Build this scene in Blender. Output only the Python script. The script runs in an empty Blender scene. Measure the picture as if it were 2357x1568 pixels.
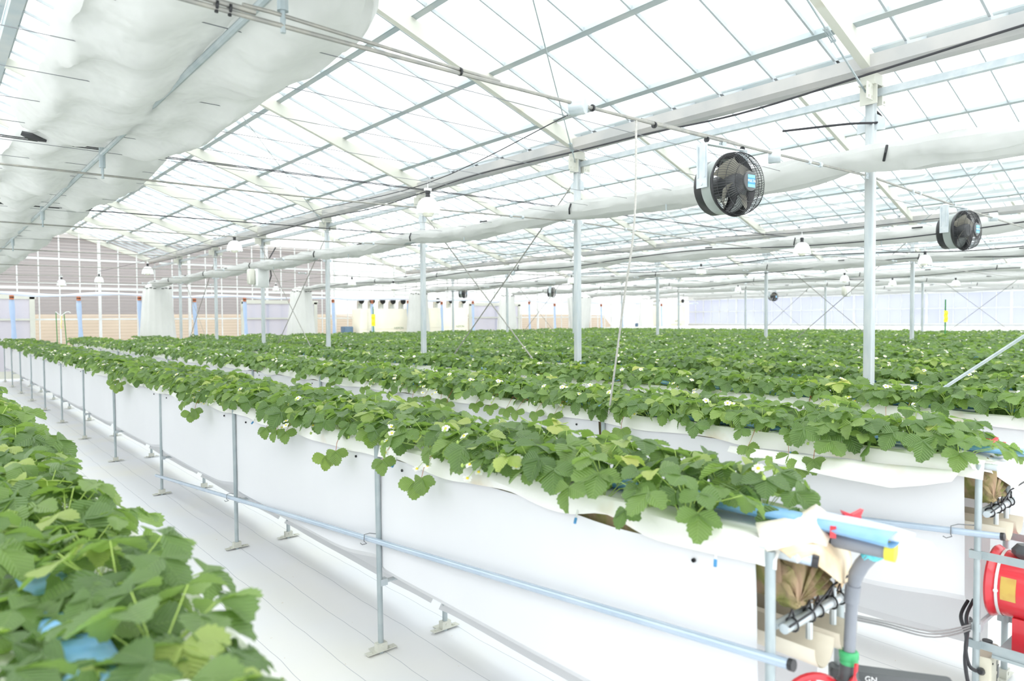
import bpy, math, random
import numpy as np
from mathutils import Vector, Matrix, noise as mnoise
PI = math.pi
random.seed(7)
S = bpy.context.scene
COL = S.collection

# ------------------------------------------------------------------ camera
CAM_H = 1.52
FPX = 1607.0
psi = math.atan(1353.5/FPX); pit = math.atan(49/FPX); rho = .0067
d0 = Vector((math.sin(psi), math.cos(psi), 0)); hh = Vector((math.cos(psi), -math.sin(psi), 0))
dv = (d0*math.cos(pit)+Vector((0, 0, -math.sin(pit)))).normalized()
u0 = hh.cross(dv)
rv = math.cos(rho)*hh-math.sin(rho)*u0
uv_ = math.sin(rho)*hh+math.cos(rho)*u0
cd = bpy.data.cameras.new('camera'); cam = bpy.data.objects.new('camera', cd); COL.objects.link(cam)
cam.matrix_world = Matrix(((rv.x, uv_.x, -dv.x, 0), (rv.y, uv_.y, -dv.y, 0), (rv.z, uv_.z, -dv.z, CAM_H), (0, 0, 0, 1)))
cd.sensor_width = 36; cd.lens = 36*FPX/2357; cd.clip_start = .05; cd.clip_end = 300
cd.dof.use_dof = True; cd.dof.focus_distance = 4.2; cd.dof.aperture_fstop = 2.8
S.camera = cam

# ------------------------------------------------------------------ sky, sun, exposure
W = bpy.data.worlds.new('overcast_sky'); S.world = W; W.use_nodes = True
bg = W.node_tree.nodes['Background']; bg.inputs[0].default_value = (.93, .98, 1, 1); bg.inputs[1].default_value = 1.35
sl = bpy.data.lights.new('hazy_sun', 'SUN'); sun = bpy.data.objects.new('hazy_sun', sl); COL.objects.link(sun)
sl.energy = .9; sl.angle = math.radians(50); sl.color = (1, .97, .92)
sun.rotation_euler = (math.radians(32), math.radians(-18), 0)
S.view_settings.view_transform = 'Standard'; S.view_settings.look = 'None'
S.view_settings.gamma = 1; S.view_settings.use_curve_mapping = False
S.view_settings.exposure = 1.0

# ------------------------------------------------------------------ materials
def nt(name):
    m = bpy.data.materials.new(name); m.use_nodes = True
    n = m.node_tree; return m, n, n.nodes['Principled BSDF'], n.nodes['Material Output']
def mat(name, c, rough=.5, metal=0., c2=None, scale=8., bump=0., bscale=40., lo=.4, hi=.65, detail=4, coat=0., stretch=None, spec=None):
    m, n, p, out = nt(name)
    p.inputs['Base Color'].default_value = (*c, 1); p.inputs['Roughness'].default_value = rough; p.inputs['Metallic'].default_value = metal
    if spec is not None: p.inputs['Specular IOR Level'].default_value = spec
    if coat: p.inputs['Coat Weight'].default_value = coat
    tc = n.nodes.new('ShaderNodeTexCoord'); mp = n.nodes.new('ShaderNodeMapping')
    n.links.new(tc.outputs['Object'], mp.inputs[0])
    if stretch: mp.inputs['Scale'].default_value = stretch
    if c2 is None: c2 = tuple(x*.9 for x in c)
    nz = n.nodes.new('ShaderNodeTexNoise'); nz.inputs['Scale'].default_value = scale; nz.inputs['Detail'].default_value = detail
    n.links.new(mp.outputs[0], nz.inputs[0])
    r = n.nodes.new('ShaderNodeValToRGB'); r.color_ramp.elements[0].position = lo; r.color_ramp.elements[1].position = hi
    r.color_ramp.elements[0].color = (*c, 1); r.color_ramp.elements[1].color = (*c2, 1)
    n.links.new(nz.outputs[0], r.inputs[0]); n.links.new(r.outputs[0], p.inputs['Base Color'])
    if bump:
        b = n.nodes.new('ShaderNodeBump'); b.inputs['Strength'].default_value = bump; b.inputs['Distance'].default_value = .25/bscale
        nb = n.nodes.new('ShaderNodeTexNoise'); nb.inputs['Scale'].default_value = bscale
        n.links.new(mp.outputs[0], nb.inputs[0]); n.links.new(nb.outputs[0], b.inputs['Height']); n.links.new(b.outputs[0], p.inputs['Normal'])
    return m
def translucent(m, col, f):
    n = m.node_tree; p = n.nodes['Principled BSDF']; out = n.nodes['Material Output']
    t = n.nodes.new('ShaderNodeBsdfTranslucent'); t.inputs[0].default_value = (*col, 1)
    mx = n.nodes.new('ShaderNodeMixShader'); mx.inputs[0].default_value = f
    n.links.new(p.outputs[0], mx.inputs[1]); n.links.new(t.outputs[0], mx.inputs[2]); n.links.new(mx.outputs[0], out.inputs[0])
    return m
def pane(name, tint, clear, milk):
    m, n, p, out = nt(name)
    tr = n.nodes.new('ShaderNodeBsdfTransparent'); tr.inputs[0].default_value = (*tint, 1)
    p.inputs['Base Color'].default_value = (*milk, 1); p.inputs['Roughness'].default_value = .2
    t = n.nodes.new('ShaderNodeBsdfTranslucent'); t.inputs[0].default_value = (*milk, 1)
    nz = n.nodes.new('ShaderNodeTexNoise'); nz.inputs['Scale'].default_value = .8
    tc = n.nodes.new('ShaderNodeTexCoord'); n.links.new(tc.outputs['Object'], nz.inputs[0])
    mr = n.nodes.new('ShaderNodeMapRange'); mr.inputs[3].default_value = (1-clear)*.75; mr.inputs[4].default_value = min(1, (1-clear)*1.25)
    n.links.new(nz.outputs[0], mr.inputs[0])
    m1 = n.nodes.new('ShaderNodeMixShader'); m1.inputs[0].default_value = .75
    n.links.new(p.outputs[0], m1.inputs[1]); n.links.new(t.outputs[0], m1.inputs[2])
    m2 = n.nodes.new('ShaderNodeMixShader'); n.links.new(mr.outputs[0], m2.inputs[0])
    n.links.new(tr.outputs[0], m2.inputs[1]); n.links.new(m1.outputs[0], m2.inputs[2]); n.links.new(m2.outputs[0], out.inputs[0])
    return m

M = {}
M['galv'] = mat('galvanised_steel', (.42, .47, .48), .42, .35, (.34, .40, .42), 9, .05, 60)
M['galv_bright'] = mat('bright_galvanised', (.60, .64, .66), .35, .3, (.50, .56, .59), 14)
M['column'] = mat('galvanised_column', (.54, .57, .57), .45, .1, (.44, .49, .51), 3, 0, stretch=(6, 6, 1.2))
M['purlin'] = mat('purlin_steel', (.38, .44, .46), .5, .2, (.47, .50, .49), 2, .04, 40)
M['bar'] = mat('glazing_bar_steel', (.46, .50, .52), .5, .1)
M['gutter'] = mat('gutter_sheet', (.46, .46, .455), .5, .15, (.56, .54, .52), 2.4, .05, 30)
M['cream'] = mat('cream_paint', (.60, .60, .53), .5, 0, (.46, .41, .30), 2.2, 0, lo=.62, hi=.8)
M['white'] = mat('white_paint', (.74, .75, .74), .5, 0, (.68, .69, .68), 5)
M['wire'] = mat('steel_wire', (.20, .21, .22), .5, .3)
M['rod'] = mat('tie_rod_steel', (.26, .26, .24), .5, .3, (.34, .33, .29), 20)
M['black'] = mat('black_plastic', (.015, .016, .018), .35, 0, (.025, .025, .028), 20)
M['cable'] = mat('black_cable', (.03, .03, .035), .5)
M['grey_pvc'] = mat('grey_pvc', (.25, .265, .30), .35, 0, (.22, .235, .27), 12)
M['grey_cable'] = mat('grey_cable', (.22, .22, .22), .5)
M['dark_grey'] = mat('dark_grey_plastic', (.09, .095, .10), .4)
M['red'] = mat('red_paint', (.70, .035, .05), .3, 0, (.62, .03, .045), 8, coat=.3)
M['green_cap'] = mat('green_union', (.06, .42, .16), .35)
M['cyan'] = mat('cyan_coupling', (.16, .72, .80), .4, 0, (.1, .5, .62), 90)
M['yellow'] = mat('yellow_plastic', (.82, .72, .08), .4, 0, (.75, .62, .05), 10)
M['beige'] = mat('beige_plastic', (.78, .72, .60), .45, 0, (.74, .68, .56), 9)
M['box'] = mat('beige_enamel', (.60, .57, .46), .45)
M['guard_pipe'] = mat('glossy_pipe', (.46, .55, .66), .22, .35, (.52, .60, .70), 5)
M['orange'] = mat('orange_tape', (.55, .17, .07), .5)
M['green_stake'] = mat('green_stake', (.04, .24, .06), .45)
M['heater'] = mat('heater_enamel', (.88, .83, .68), .45, 0, (.84, .79, .64), 2)
M['silver'] = mat('silver_duct', (.72, .72, .68), .3, .6, (.6, .6, .57), 30)
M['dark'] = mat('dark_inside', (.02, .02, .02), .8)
M['label_blue'] = mat('label_light_blue', (.22, .62, .86), .4)
M['label_dark'] = mat('label_mid_blue', (.07, .28, .55), .4)
M['letter'] = mat('white_lettering', (.9, .9, .9), .5)
M['letter_green'] = mat('green_lettering', (.25, .35, .22), .5)
M['blade'] = mat('fan_blade', (.30, .285, .23), .35, 0, (.25, .24, .20), 6)
M['sun_grey'] = mat('grey_green_enamel', (.36, .40, .38), .35)
M['lamp_shade'] = translucent(mat('lamp_shade', (.93, .93, .94), .35), (.95, .95, .95), .35)
M['bulb'] = mat('bulb_glass', (.85, .84, .72), .2)
M['panel'] = translucent(mat('white_side_panel', (.81, .81, .83), .45, 0, (.78, .78, .80), 1.2, .05, 5), (.85, .85, .87), .12)
M['bag'] = translucent(mat('white_screen_bag', (.80, .80, .78), .7, 0, (.76, .76, .74), 3), (.8, .8, .78), .3)
M['curtain'] = translucent(mat('white_thermal_screen', (.72, .725, .705), .45, 0, (.66, .665, .65), 4, .7, 6), (.68, .69, .67), .42)
M['duct'] = translucent(mat('poly_duct', (.86, .88, .92), .3, 0, (.82, .85, .92), 3), (.85, .9, 1), .4)
M['drop'] = translucent(mat('blue_drop_tube', (.60, .71, .88), .3, 0, (.68, .78, .92), 5), (.65, .77, .95), .5)
M['blue_tube'] = translucent(mat('blue_film_tube', (.22, .48, .78), .25, 0, (.36, .60, .86), 9, .4, 25), (.3, .6, .9), .25)
M['cloth'] = mat('stained_white_cloth', (.80, .79, .76), .65, 0, (.66, .54, .38), 3.2, .15, 30, lo=.60, hi=.78)
M['cloth_tan'] = mat('tan_stained_cloth', (.86, .74, .56), .8, 0, (.62, .44, .25), 7, .4, 22, lo=.4, hi=.7)
M['moss'] = mat('mossy_peat_liner', (.34, .23, .15), .9, 0, (.20, .20, .06), 11, .8, 30, lo=.40, hi=.62, stretch=(1.6, 1.6, .7))
M['liner'] = mat('dark_liner', (.05, .04, .035), .9, 0, (.09, .06, .04), 10)
M['soil'] = mat('peat_soil', (.10, .06, .035), .95, 0, (.2, .13, .08), 30, .8, 60)
M['earth'] = mat('bare_earth', (.52, .42, .29), .9, 0, (.46, .36, .24), .8)
M['petal'] = translucent(mat('white_petal', (.93, .93, .90), .5), (.95, .95, .9), .3)
M['pistil'] = mat('yellow_pistil', (.80, .66, .06), .7)
M['stalk'] = mat('pale_green_stalk', (.38, .52, .12), .5)
M['runner'] = mat('red_runner', (.42, .06, .05), .5, 0, (.40, .30, .10), 10)
M['berry'] = mat('red_berry', (.62, .02, .015), .25, 0, (.5, .02, .02), 40, .4, 120)
M['tape_yellow'] = mat('sticky_trap_yellow', (.95, .82, .03), .4)
M['cabinet_blue'] = mat('grey_blue_enamel', (.10, .17, .25), .5)
M['cloth_shaded'] = mat('shaded_stained_cloth', (.74, .70, .62), .7, 0, (.64, .54, .40), 6, .3, 30, lo=.45, hi=.75)  # cream base paints the folds' shade into white cloth; tan blotches are stains
M['sticker'] = mat('amber_sticker', (.62, .42, .10), .25, 0, (.55, .30, .08), 12)
M['rope'] = mat('grey_rope', (.42, .41, .38), .7, 0, (.5, .49, .46), 80)
M['glass_roof'] = pane('roof_glazing', (.975, .985, .985), .88, (.95, .97, .97))
M['glass_gable'] = pane('gable_glazing', (.92, .91, .90), .50, (.40, .385, .39))
def ribs(m, sc):
    n = m.node_tree; t = [x for x in n.nodes if x.type == 'BSDF_TRANSLUCENT'][0]; c = tuple(t.inputs[0].default_value)
    tc = n.nodes.new('ShaderNodeTexCoord'); wv = n.nodes.new('ShaderNodeTexWave'); wv.bands_direction = 'Z'; wv.inputs['Scale'].default_value = sc
    n.links.new(tc.outputs['Object'], wv.inputs[0]); r = n.nodes.new('ShaderNodeValToRGB')
    r.color_ramp.elements[0].color = tuple(x*.8 for x in c[:3])+(1,); r.color_ramp.elements[1].color = tuple(min(1, x*1.2) for x in c[:3])+(1,)
    n.links.new(wv.outputs[0], r.inputs[0]); n.links.new(r.outputs[0], t.inputs[0])
ribs(M['glass_gable'], 3.4)
M['glass_side'] = pane('side_wall_film', (.9, .92, 1), .05, (.60, .61, .675))
M['glass_door'] = pane('door_film', (.9, .92, 1), .08, (.84, .84, .90))

def leaf_mat():
    m, n, p, out = nt('strawberry_leaf')
    N = n.nodes.new; L = n.links.new
    at = N('ShaderNodeAttribute'); at.attribute_name = 'tint'
    cr = N('ShaderNodeValToRGB'); e = cr.color_ramp.elements
    e[0].position = 0; e[0].color = (.070, .132, .045, 1); e[1].position = 1; e[1].color = (.60, .56, .15, 1)
    for ps, c in ((.3, (.122, .205, .062, 1)), (.6, (.205, .300, .085, 1)), (.85, (.34, .42, .12, 1))):
        k = e.new(ps); k.color = c
    oi = N('ShaderNodeObjectInfo')
    ad = N('ShaderNodeMath'); ad.operation = 'MULTIPLY_ADD'; ad.inputs[1].default_value = .16
    sb = N('ShaderNodeMath'); sb.operation = 'SUBTRACT'; sb.inputs[1].default_value = .08
    L(oi.outputs['Random'], ad.inputs[0]); L(at.outputs['Fac'], ad.inputs[2]); L(ad.outputs[0], sb.inputs[0]); L(sb.outputs[0], cr.inputs[0])
    uvn = N('ShaderNodeUVMap'); uvn.uv_map = 'UVMap'; sep = N('ShaderNodeSeparateXYZ'); L(uvn.outputs[0], sep.inputs[0])
    c = N('ShaderNodeMath'); c.operation = 'SUBTRACT'; c.inputs[1].default_value = .5; L(sep.outputs[0], c.inputs[0])
    ab = N('ShaderNodeMath'); ab.operation = 'ABSOLUTE'; L(c.outputs[0], ab.inputs[0])
    k1 = N('ShaderNodeMath'); k1.operation = 'MULTIPLY_ADD'; k1.inputs[1].default_value = -1.1; L(ab.outputs[0], k1.inputs[0]); L(sep.outputs[1], k1.inputs[2])
    k2 = N('ShaderNodeMath'); k2.operation = 'MULTIPLY'; k2.inputs[1].default_value = 50; L(k1.outputs[0], k2.inputs[0])
    sn = N('ShaderNodeMath'); sn.operation = 'SINE'; L(k2.outputs[0], sn.inputs[0])
    vr = N('ShaderNodeMapRange'); vr.inputs[1].default_value = .75; vr.inputs[2].default_value = 1; L(sn.outputs[0], vr.inputs[0])
    md = N('ShaderNodeMapRange'); md.inputs[1].default_value = .02; md.inputs[2].default_value = .0; L(ab.outputs[0], md.inputs[0])
    mx = N('ShaderNodeMath'); mx.operation = 'MAXIMUM'; L(vr.outputs[0], mx.inputs[0]); L(md.outputs[0], mx.inputs[1])
    sc = N('ShaderNodeMath'); sc.operation = 'MULTIPLY'; sc.inputs[1].default_value = .35; L(mx.outputs[0], sc.inputs[0])
    cm = N('ShaderNodeMixRGB'); cm.inputs[2].default_value = (.28, .38, .14, 1); L(sc.outputs[0], cm.inputs[0]); L(cr.outputs[0], cm.inputs[1])
    gm = N('ShaderNodeNewGeometry'); bk = N('ShaderNodeMixRGB'); bk.inputs[2].default_value = (.30, .40, .20, 1)
    b3 = N('ShaderNodeMath'); b3.operation = 'MULTIPLY'; b3.inputs[1].default_value = .6; L(gm.outputs['Backfacing'], b3.inputs[0])
    L(b3.outputs[0], bk.inputs[0]); L(cm.outputs[0], bk.inputs[1]); L(bk.outputs[0], p.inputs['Base Color'])
    bp = N('ShaderNodeBump'); bp.inputs['Strength'].default_value = .5; bp.inputs['Distance'].default_value = .004; L(sn.outputs[0], bp.inputs['Height']); L(bp.outputs[0], p.inputs['Normal'])
    p.inputs['Roughness'].default_value = .42; p.inputs['Specular IOR Level'].default_value = .5
    t = N('ShaderNodeBsdfTranslucent'); tm = N('ShaderNodeMixRGB'); tm.blend_type = 'MULTIPLY'; tm.inputs[0].default_value = 1; tm.inputs[2].default_value = (1.6, 1.9, .6, 1)
    L(bk.outputs[0], tm.inputs[1]); L(tm.outputs[0], t.inputs[0])
    ms = N('ShaderNodeMixShader'); ms.inputs[0].default_value = .28; L(p.outputs[0], ms.inputs[1]); L(t.outputs[0], ms.inputs[2]); L(ms.outputs[0], out.inputs[0])
    return m
M['leaf'] = leaf_mat()

def floor_mat():
    m, n, p, out = nt('white_ground_sheet'); N = n.nodes.new; L = n.links.new
    tc = N('ShaderNodeTexCoord'); nz = N('ShaderNodeTexNoise'); nz.inputs['Scale'].default_value = 1.1; L(tc.outputs['Object'], nz.inputs[0])
    sep = N('ShaderNodeSeparateXYZ'); L(tc.outputs['Object'], sep.inputs[0])
    nw = N('ShaderNodeTexNoise'); nw.inputs['Scale'].default_value = 2.2; L(tc.outputs['Object'], nw.inputs[0])
    wob = N('ShaderNodeMath'); wob.operation = 'MULTIPLY_ADD'; wob.inputs[1].default_value = .035; L(nw.outputs[0], wob.inputs[0]); L(sep.outputs[0], wob.inputs[2])
    dvd = N('ShaderNodeMath'); dvd.operation = 'DIVIDE'; dvd.inputs[1].default_value = .2; L(wob.outputs[0], dvd.inputs[0])
    fr = N('ShaderNodeMath'); fr.operation = 'FRACT'; L(dvd.outputs[0], fr.inputs[0])
    lt = N('ShaderNodeMath'); lt.operation = 'LESS_THAN'; lt.inputs[1].default_value = .014; L(fr.outputs[0], lt.inputs[0])
    r = N('ShaderNodeValToRGB'); r.color_ramp.elements[0].color = (.78, .79, .82, 1); r.color_ramp.elements[1].color = (.81, .80, .76, 1)
    r.color_ramp.elements[0].position = .4; r.color_ramp.elements[1].position = .7; L(nz.outputs[0], r.inputs[0])
    n3 = N('ShaderNodeTexNoise'); n3.inputs['Scale'].default_value = 35; L(tc.outputs['Object'], n3.inputs[0])
    sp = N('ShaderNodeMath'); sp.operation = 'GREATER_THAN'; sp.inputs[1].default_value = .76; L(n3.outputs[0], sp.inputs[0])
    m0 = N('ShaderNodeMixRGB'); m0.inputs[2].default_value = (.62, .55, .42, 1); L(sp.outputs[0], m0.inputs[0]); L(r.outputs[0], m0.inputs[1])
    mx = N('ShaderNodeMixRGB'); mx.inputs[2].default_value = (.36, .38, .42, 1)
    s2 = N('ShaderNodeMath'); s2.operation = 'MULTIPLY'; s2.inputs[1].default_value = .8; L(lt.outputs[0], s2.inputs[0])
    L(s2.outputs[0], mx.inputs[0]); L(m0.outputs[0], mx.inputs[1]); L(mx.outputs[0], p.inputs['Base Color'])
    p.inputs['Roughness'].default_value = .6
    n4 = N('ShaderNodeTexNoise'); n4.inputs['Scale'].default_value = 120; L(tc.outputs['Object'], n4.inputs[0])
    b = N('ShaderNodeBump'); b.inputs['Strength'].default_value = .12; L(n4.outputs[0], b.inputs['Height']); L(b.outputs[0], p.inputs['Normal'])
    return m
M['floor'] = floor_mat()
def backdrop_mat():
    m, n, p, out = nt('ribbed_backdrop'); N = n.nodes.new; L = n.links.new
    tc = N('ShaderNodeTexCoord'); wv = N('ShaderNodeTexWave'); wv.bands_direction = 'Z'; wv.inputs['Scale'].default_value = 2.6; wv.inputs['Distortion'].default_value = .1
    L(tc.outputs['Object'], wv.inputs[0])
    r = N('ShaderNodeValToRGB'); r.color_ramp.elements[0].color = (.24, .225, .235, 1); r.color_ramp.elements[1].color = (.36, .34, .355, 1)
    L(wv.outputs[0], r.inputs[0]); L(r.outputs[0], p.inputs['Base Color']); p.inputs['Roughness'].default_value = .6
    b = N('ShaderNodeBump'); b.inputs['Strength'].default_value = .4; L(wv.outputs[0], b.inputs['Height']); L(b.outputs[0], p.inputs['Normal'])
    return m
M['backdrop_ribs'] = backdrop_mat()

# ------------------------------------------------------------------ mesh helpers
class MB:
    def __init__(s): s.v = []; s.f = []; s.m = []
    def add(s, vs, fs, mi=0):
        o = len(s.v); s.v.extend(tuple(v) for v in vs); s.f.extend(tuple(i+o for i in f) for f in fs); s.m.extend([mi]*len(fs)); return s
    def box(s, c, d, mi=0, rot=None):
        x, y, z = (q/2 for q in d)
        vs = [Vector((a*x, b*y, e*z)) for a in (-1, 1) for b in (-1, 1) for e in (-1, 1)]
        if rot: vs = [rot @ v for v in vs]
        vs = [v+Vector(c) for v in vs]
        return s.add(vs, [(0, 1, 3, 2), (4, 6, 7, 5), (0, 4, 5, 1), (2, 3, 7, 6), (0, 2, 6, 4), (1, 5, 7, 3)], mi)
    def bbox(s, c, d, b=.004, mi=0):
        # box with chamfered vertical-section (8-gon profile in xy), extruded in z with bevel
        x, y, z = (q/2 for q in d); b = min(b, x*.9, y*.9, z*.9)
        def ring(ix, zz): 
            X, Y = x-ix, y-ix; B = b
            return [(X, -Y+B, zz), (X, Y-B, zz), (X-B, Y, zz), (-X+B, Y, zz), (-X, Y-B, zz), (-X, -Y+B, zz), (-X+B, -Y, zz), (X-B, -Y, zz)]
        R = [ring(b*.7, -z), ring(0, -z+b), ring(0, z-b), ring(b*.7, z)]
        vs = [Vector(p)+Vector(c) for r in R for p in r]; fs = []
        for k in range(3):
            for i in range(8): fs.append((k*8+i, k*8+(i+1) % 8, (k+1)*8+(i+1) % 8, (k+1)*8+i))
        fs.append(tuple(range(7, -1, -1))); fs.append(tuple(range(24, 32)))
        return s.add(vs, fs, mi)
    def tube(s, pts, r, n=8, mi=0, cap=True, rad=None):
        pts = [Vector(p) for p in pts]; k = len(pts); vs = []; fs = []
        up = Vector((0, 0, 1)); prev = None
        for i, p in enumerate(pts):
            t = (pts[min(i+1, k-1)]-pts[max(i-1, 0)]); t = t.normalized() if t.length > 1e-9 else Vector((0, 0, 1))
            if prev is None: a = t.orthogonal().normalized()
            else:
                a = prev-t*prev.dot(t); a = a.normalized() if a.length > 1e-6 else t.orthogonal().normalized()
            prev = a; b = t.cross(a)
            rr = rad[i] if rad else r
            for j in range(n):
                an = 2*PI*j/n; vs.append(p+a*(math.cos(an)*rr)+b*(math.sin(an)*rr))
        for i in range(k-1):
            for j in range(n): fs.append((i*n+j, i*n+(j+1) % n, (i+1)*n+(j+1) % n, (i+1)*n+j))
        if cap: fs.append(tuple(range(n-1, -1, -1))); fs.append(tuple(range((k-1)*n, k*n)))
        return s.add(vs, fs, mi)
    def lathe(s, prof, n=24, c=(0, 0, 0), M3=None, mi=0):
        vs = []; fs = []
        for r, z in prof:
            for j in range(n):
                a = 2*PI*j/n; v = Vector((r*math.cos(a), r*math.sin(a), z)); v = M3 @ v if M3 else v; vs.append(v+Vector(c))
        for i in range(len(prof)-1):
            for j in range(n): fs.append((i*n+j, i*n+(j+1) % n, (i+1)*n+(j+1) % n, (i+1)*n+j))
        return s.add(vs, fs, mi)
    def grid(s, fn, nu, nv, mi=0, closed=False):
        vs = [fn(i/nu, j/nv) for j in range(nv+1) for i in range(nu+(0 if closed else 1))]
        w = nu if closed else nu+1; fs = []
        for j in range(nv):
            for i in range(nu):
                i2 = (i+1) % w if closed else i+1
                fs.append((j*w+i, j*w+i2, (j+1)*w+i2, (j+1)*w+i))
        return s.add(vs, fs, mi)
    def mesh(s, name, mats, smooth=True):
        me = bpy.data.meshes.new(name); me.from_pydata([tuple(v) for v in s.v], [], s.f)
        for m in mats: me.materials.append(m)
        if len(mats) > 1: me.polygons.foreach_set('material_index', s.m)
        if smooth: me.polygons.foreach_set('use_smooth', [True]*len(s.f)); me.set_sharp_from_angle(angle=math.radians(38))
        me.update(); return me
    def build(s, name, mats, parent=None, smooth=True, loc=None):
        if not isinstance(mats, (list, tuple)): mats = [mats]
        o = bpy.data.objects.new(name, s.mesh(name, mats, smooth)); COL.objects.link(o)
        if parent: o.parent = parent
        if loc: o.location = loc
        return o
def link(name, me, parent=None, loc=(0, 0, 0), rz=0, sc=1):
    o = bpy.data.objects.new(name, me); COL.objects.link(o); o.parent = parent
    o.location = loc; o.rotation_euler = (0, 0, rz); o.scale = (sc, sc, sc); return o
def tag(o, label, cat, group=None, kind=None):
    o['label'] = label; o['category'] = cat
    if group: o['group'] = group
    if kind: o['kind'] = kind
    return o
def thing(name, label, cat, loc=(0, 0, 0), rz=0, group=None):
    o = bpy.data.objects.new(name, None); COL.objects.link(o); o.location = loc; o.rotation_euler = (0, 0, rz); o.empty_display_size = .1
    return tag(o, label, cat, group)
def struct(o, label=None, cat=None):
    o['kind'] = 'structure'
    if label: o['label'] = label; o['category'] = cat
    return o
def copy_tree(o, parent=None):
    c = o.copy(); COL.objects.link(c); c.parent = parent
    for ch in list(o.children): copy_tree(ch, c)
    return c
def text_mesh(body, size, mt, ext=.0008):
    cu = bpy.data.curves.new('lettering', 'FONT'); cu.body = body; cu.size = size; cu.extrude = ext; cu.align_x = 'CENTER'; cu.align_y = 'CENTER'
    o = bpy.data.objects.new('lettering', cu); COL.objects.link(o)
    dg = bpy.context.evaluated_depsgraph_get(); me = bpy.data.meshes.new_from_object(o.evaluated_get(dg))
    bpy.data.objects.remove(o); me.materials.clear(); me.materials.append(mt); return me
RX90 = Matrix.Rotation(PI/2, 3, 'X'); RY90 = Matrix.Rotation(PI/2, 3, 'Y')
def fib(x, y, s=1.): return mnoise.noise(Vector((x*s, y*s, 3.7)))
ORD = ['first', 'second', 'third', 'fourth', 'fifth', 'sixth', 'seventh', 'eighth', 'ninth', 'tenth', 'eleventh', 'twelfth', 'thirteenth', 'fourteenth', 'fifteenth', 'sixteenth', 'seventeenth', 'eighteenth', 'nineteenth', 'twentieth', 'twenty-first', 'twenty-second']

# ------------------------------------------------------------------ setting: floor, roof, walls
Y0, Y1 = -3.76, 23.24
X0, X1 = -3.67, 32.33
b = MB(); b.add([(X0-2, Y0-3, 0), (X1, Y0-3, 0), (X1, Y1, 0), (X0-2, Y1, 0)], [(0, 1, 2, 3)])
struct(b.build('floor', M['floor'], smooth=False), 'white woven ground sheet with fine seam lines under all the beds', 'floor')

COLS_Y = [2.24+3*k for k in range(-2, 8)]
SL = .35
def roofz(x, xe=5.33, z0=3.30):  # underside of rafters
    return z0+SL*abs(x-xe)
rafter_len = 4.5
def slope_beam(me_name, w, h, mt, L=rafter_len, zoff=0):
    b = MB(); ang = math.atan(SL)
    n = Vector((math.cos(ang), 0, math.sin(ang))); up = Vector((-math.sin(ang), 0, math.cos(ang)))
    Ls = L/math.cos(ang); R = Matrix((n, Vector((0, 1, 0)), up)).transposed()
    b.box(n*(Ls/2)+up*(h/2+zoff), (Ls, w, h), 0, R)
    return b.mesh(me_name, [mt], False)
me_rafter = slope_beam('rafter', .06, .13, M['cream'])
me_bar = slope_beam('glazing_bar', .016, .032, M['bar'], 4.45, .135)
def purlin_mesh(L):
    b = MB(); ang = -math.atan(SL); R = Matrix.Rotation(ang, 3, 'Y')
    b.box((0, 0, .03), (.05, L, .012), 0, R); b.box((-.025, 0, .055), (.006, L, .05), 0, R); b.box((.025, 0, .055), (.006, L, .05), 0, R)
    return b.mesh('purlin', [M['purlin']], False)
LY = Y1-Y0
me_purlin = purlin_mesh(LY)
for bay in range(4):
    xl = X0+9*bay; xr = xl+9; xc = xl+4.5; zr = 3.30+SL*4.5
    R = bpy.data.objects.new('ceiling', None); COL.objects.link(R); R.location = (xc, 0, 0)
    struct(R, 'pitched glass greenhouse roof span with steel rafters, '+['nearest, above the camera', 'second from the left', 'third from the left', 'farthest, against the right wall'][bay], 'roof')
    for side in (-1, 1):
        # side -1: left slope, +1: right slope (mirrored by rotation pi)
        rz = 0 if side < 0 else PI
        ex = -4.5*1 if side < 0 else 4.5
        for y in COLS_Y:
            link('rafter', me_rafter, R, (ex, y, 3.28), rz)
        for k in range(int(LY/.5)):
            y = Y0+.25+.5*k
            if bay > 1 and k % 2: continue
            link('glazing_bar', me_bar, R, (ex, y, 3.28), rz)
        for dx in ((.34, 1.17, 2.02, 2.87, 3.72) if bay < 2 else (.34, 1.17, 2.02, 3.3)):
            link('purlin', me_purlin, R, (ex+(dx if side < 0 else -dx), (Y0+Y1)/2, 3.28+.115+SL*dx), rz)
        g = MB(); a = .16
        g.add([(ex*1.0, Y0, 3.28+a+.03), (0, Y0, zr+a+.03), (0, Y1, zr+a+.03), (ex*1.0, Y1, 3.28+a+.03)], [(0, 1, 2, 3)])
        g.build('glazing', M['glass_roof'], R, False)
    rb = MB(); rb.box((0, (Y0+Y1)/2, zr+.03), (.12, LY, .14)); rb.box((-.09, (Y0+Y1)/2, zr+.12), (.05, LY, .04)); rb.box((.09, (Y0+Y1)/2, zr+.12), (.05, LY, .04))
    rb.build('ridge_beam', M['purlin'], R, False)
for i, xg in enumerate((X0, 5.33, 14.33, 23.33, X1)):
    g = MB(); yc = (Y0+Y1)/2
    prof = [(-.10, .15), (-.095, .06), (-.05, .03), (.05, .03), (.095, .06), (.10, .15)]
    for j in range(5):
        a, c = prof[j], prof[j+1]
        g.add([(xg+a[0], Y0, 3.25+a[1]), (xg+c[0], Y0, 3.25+c[1]), (xg+c[0], Y1, 3.25+c[1]), (xg+a[0], Y1, 3.25+a[1])], [(0, 1, 2, 3)])
    o = struct(g.build('trim_%d' % (i+1), M['gutter'], None, False), 'grey sheet metal valley gutter, '+['far left', 'over the nearest column row', 'over the second column row', 'over the third column row', 'along the right wall'][i], 'gutter')
    q = MB(); q.box((xg+.03, yc, 3.15), (.05, LY, .05)); q.build('gutter_beam', M['galv_bright'], o, False)

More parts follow.
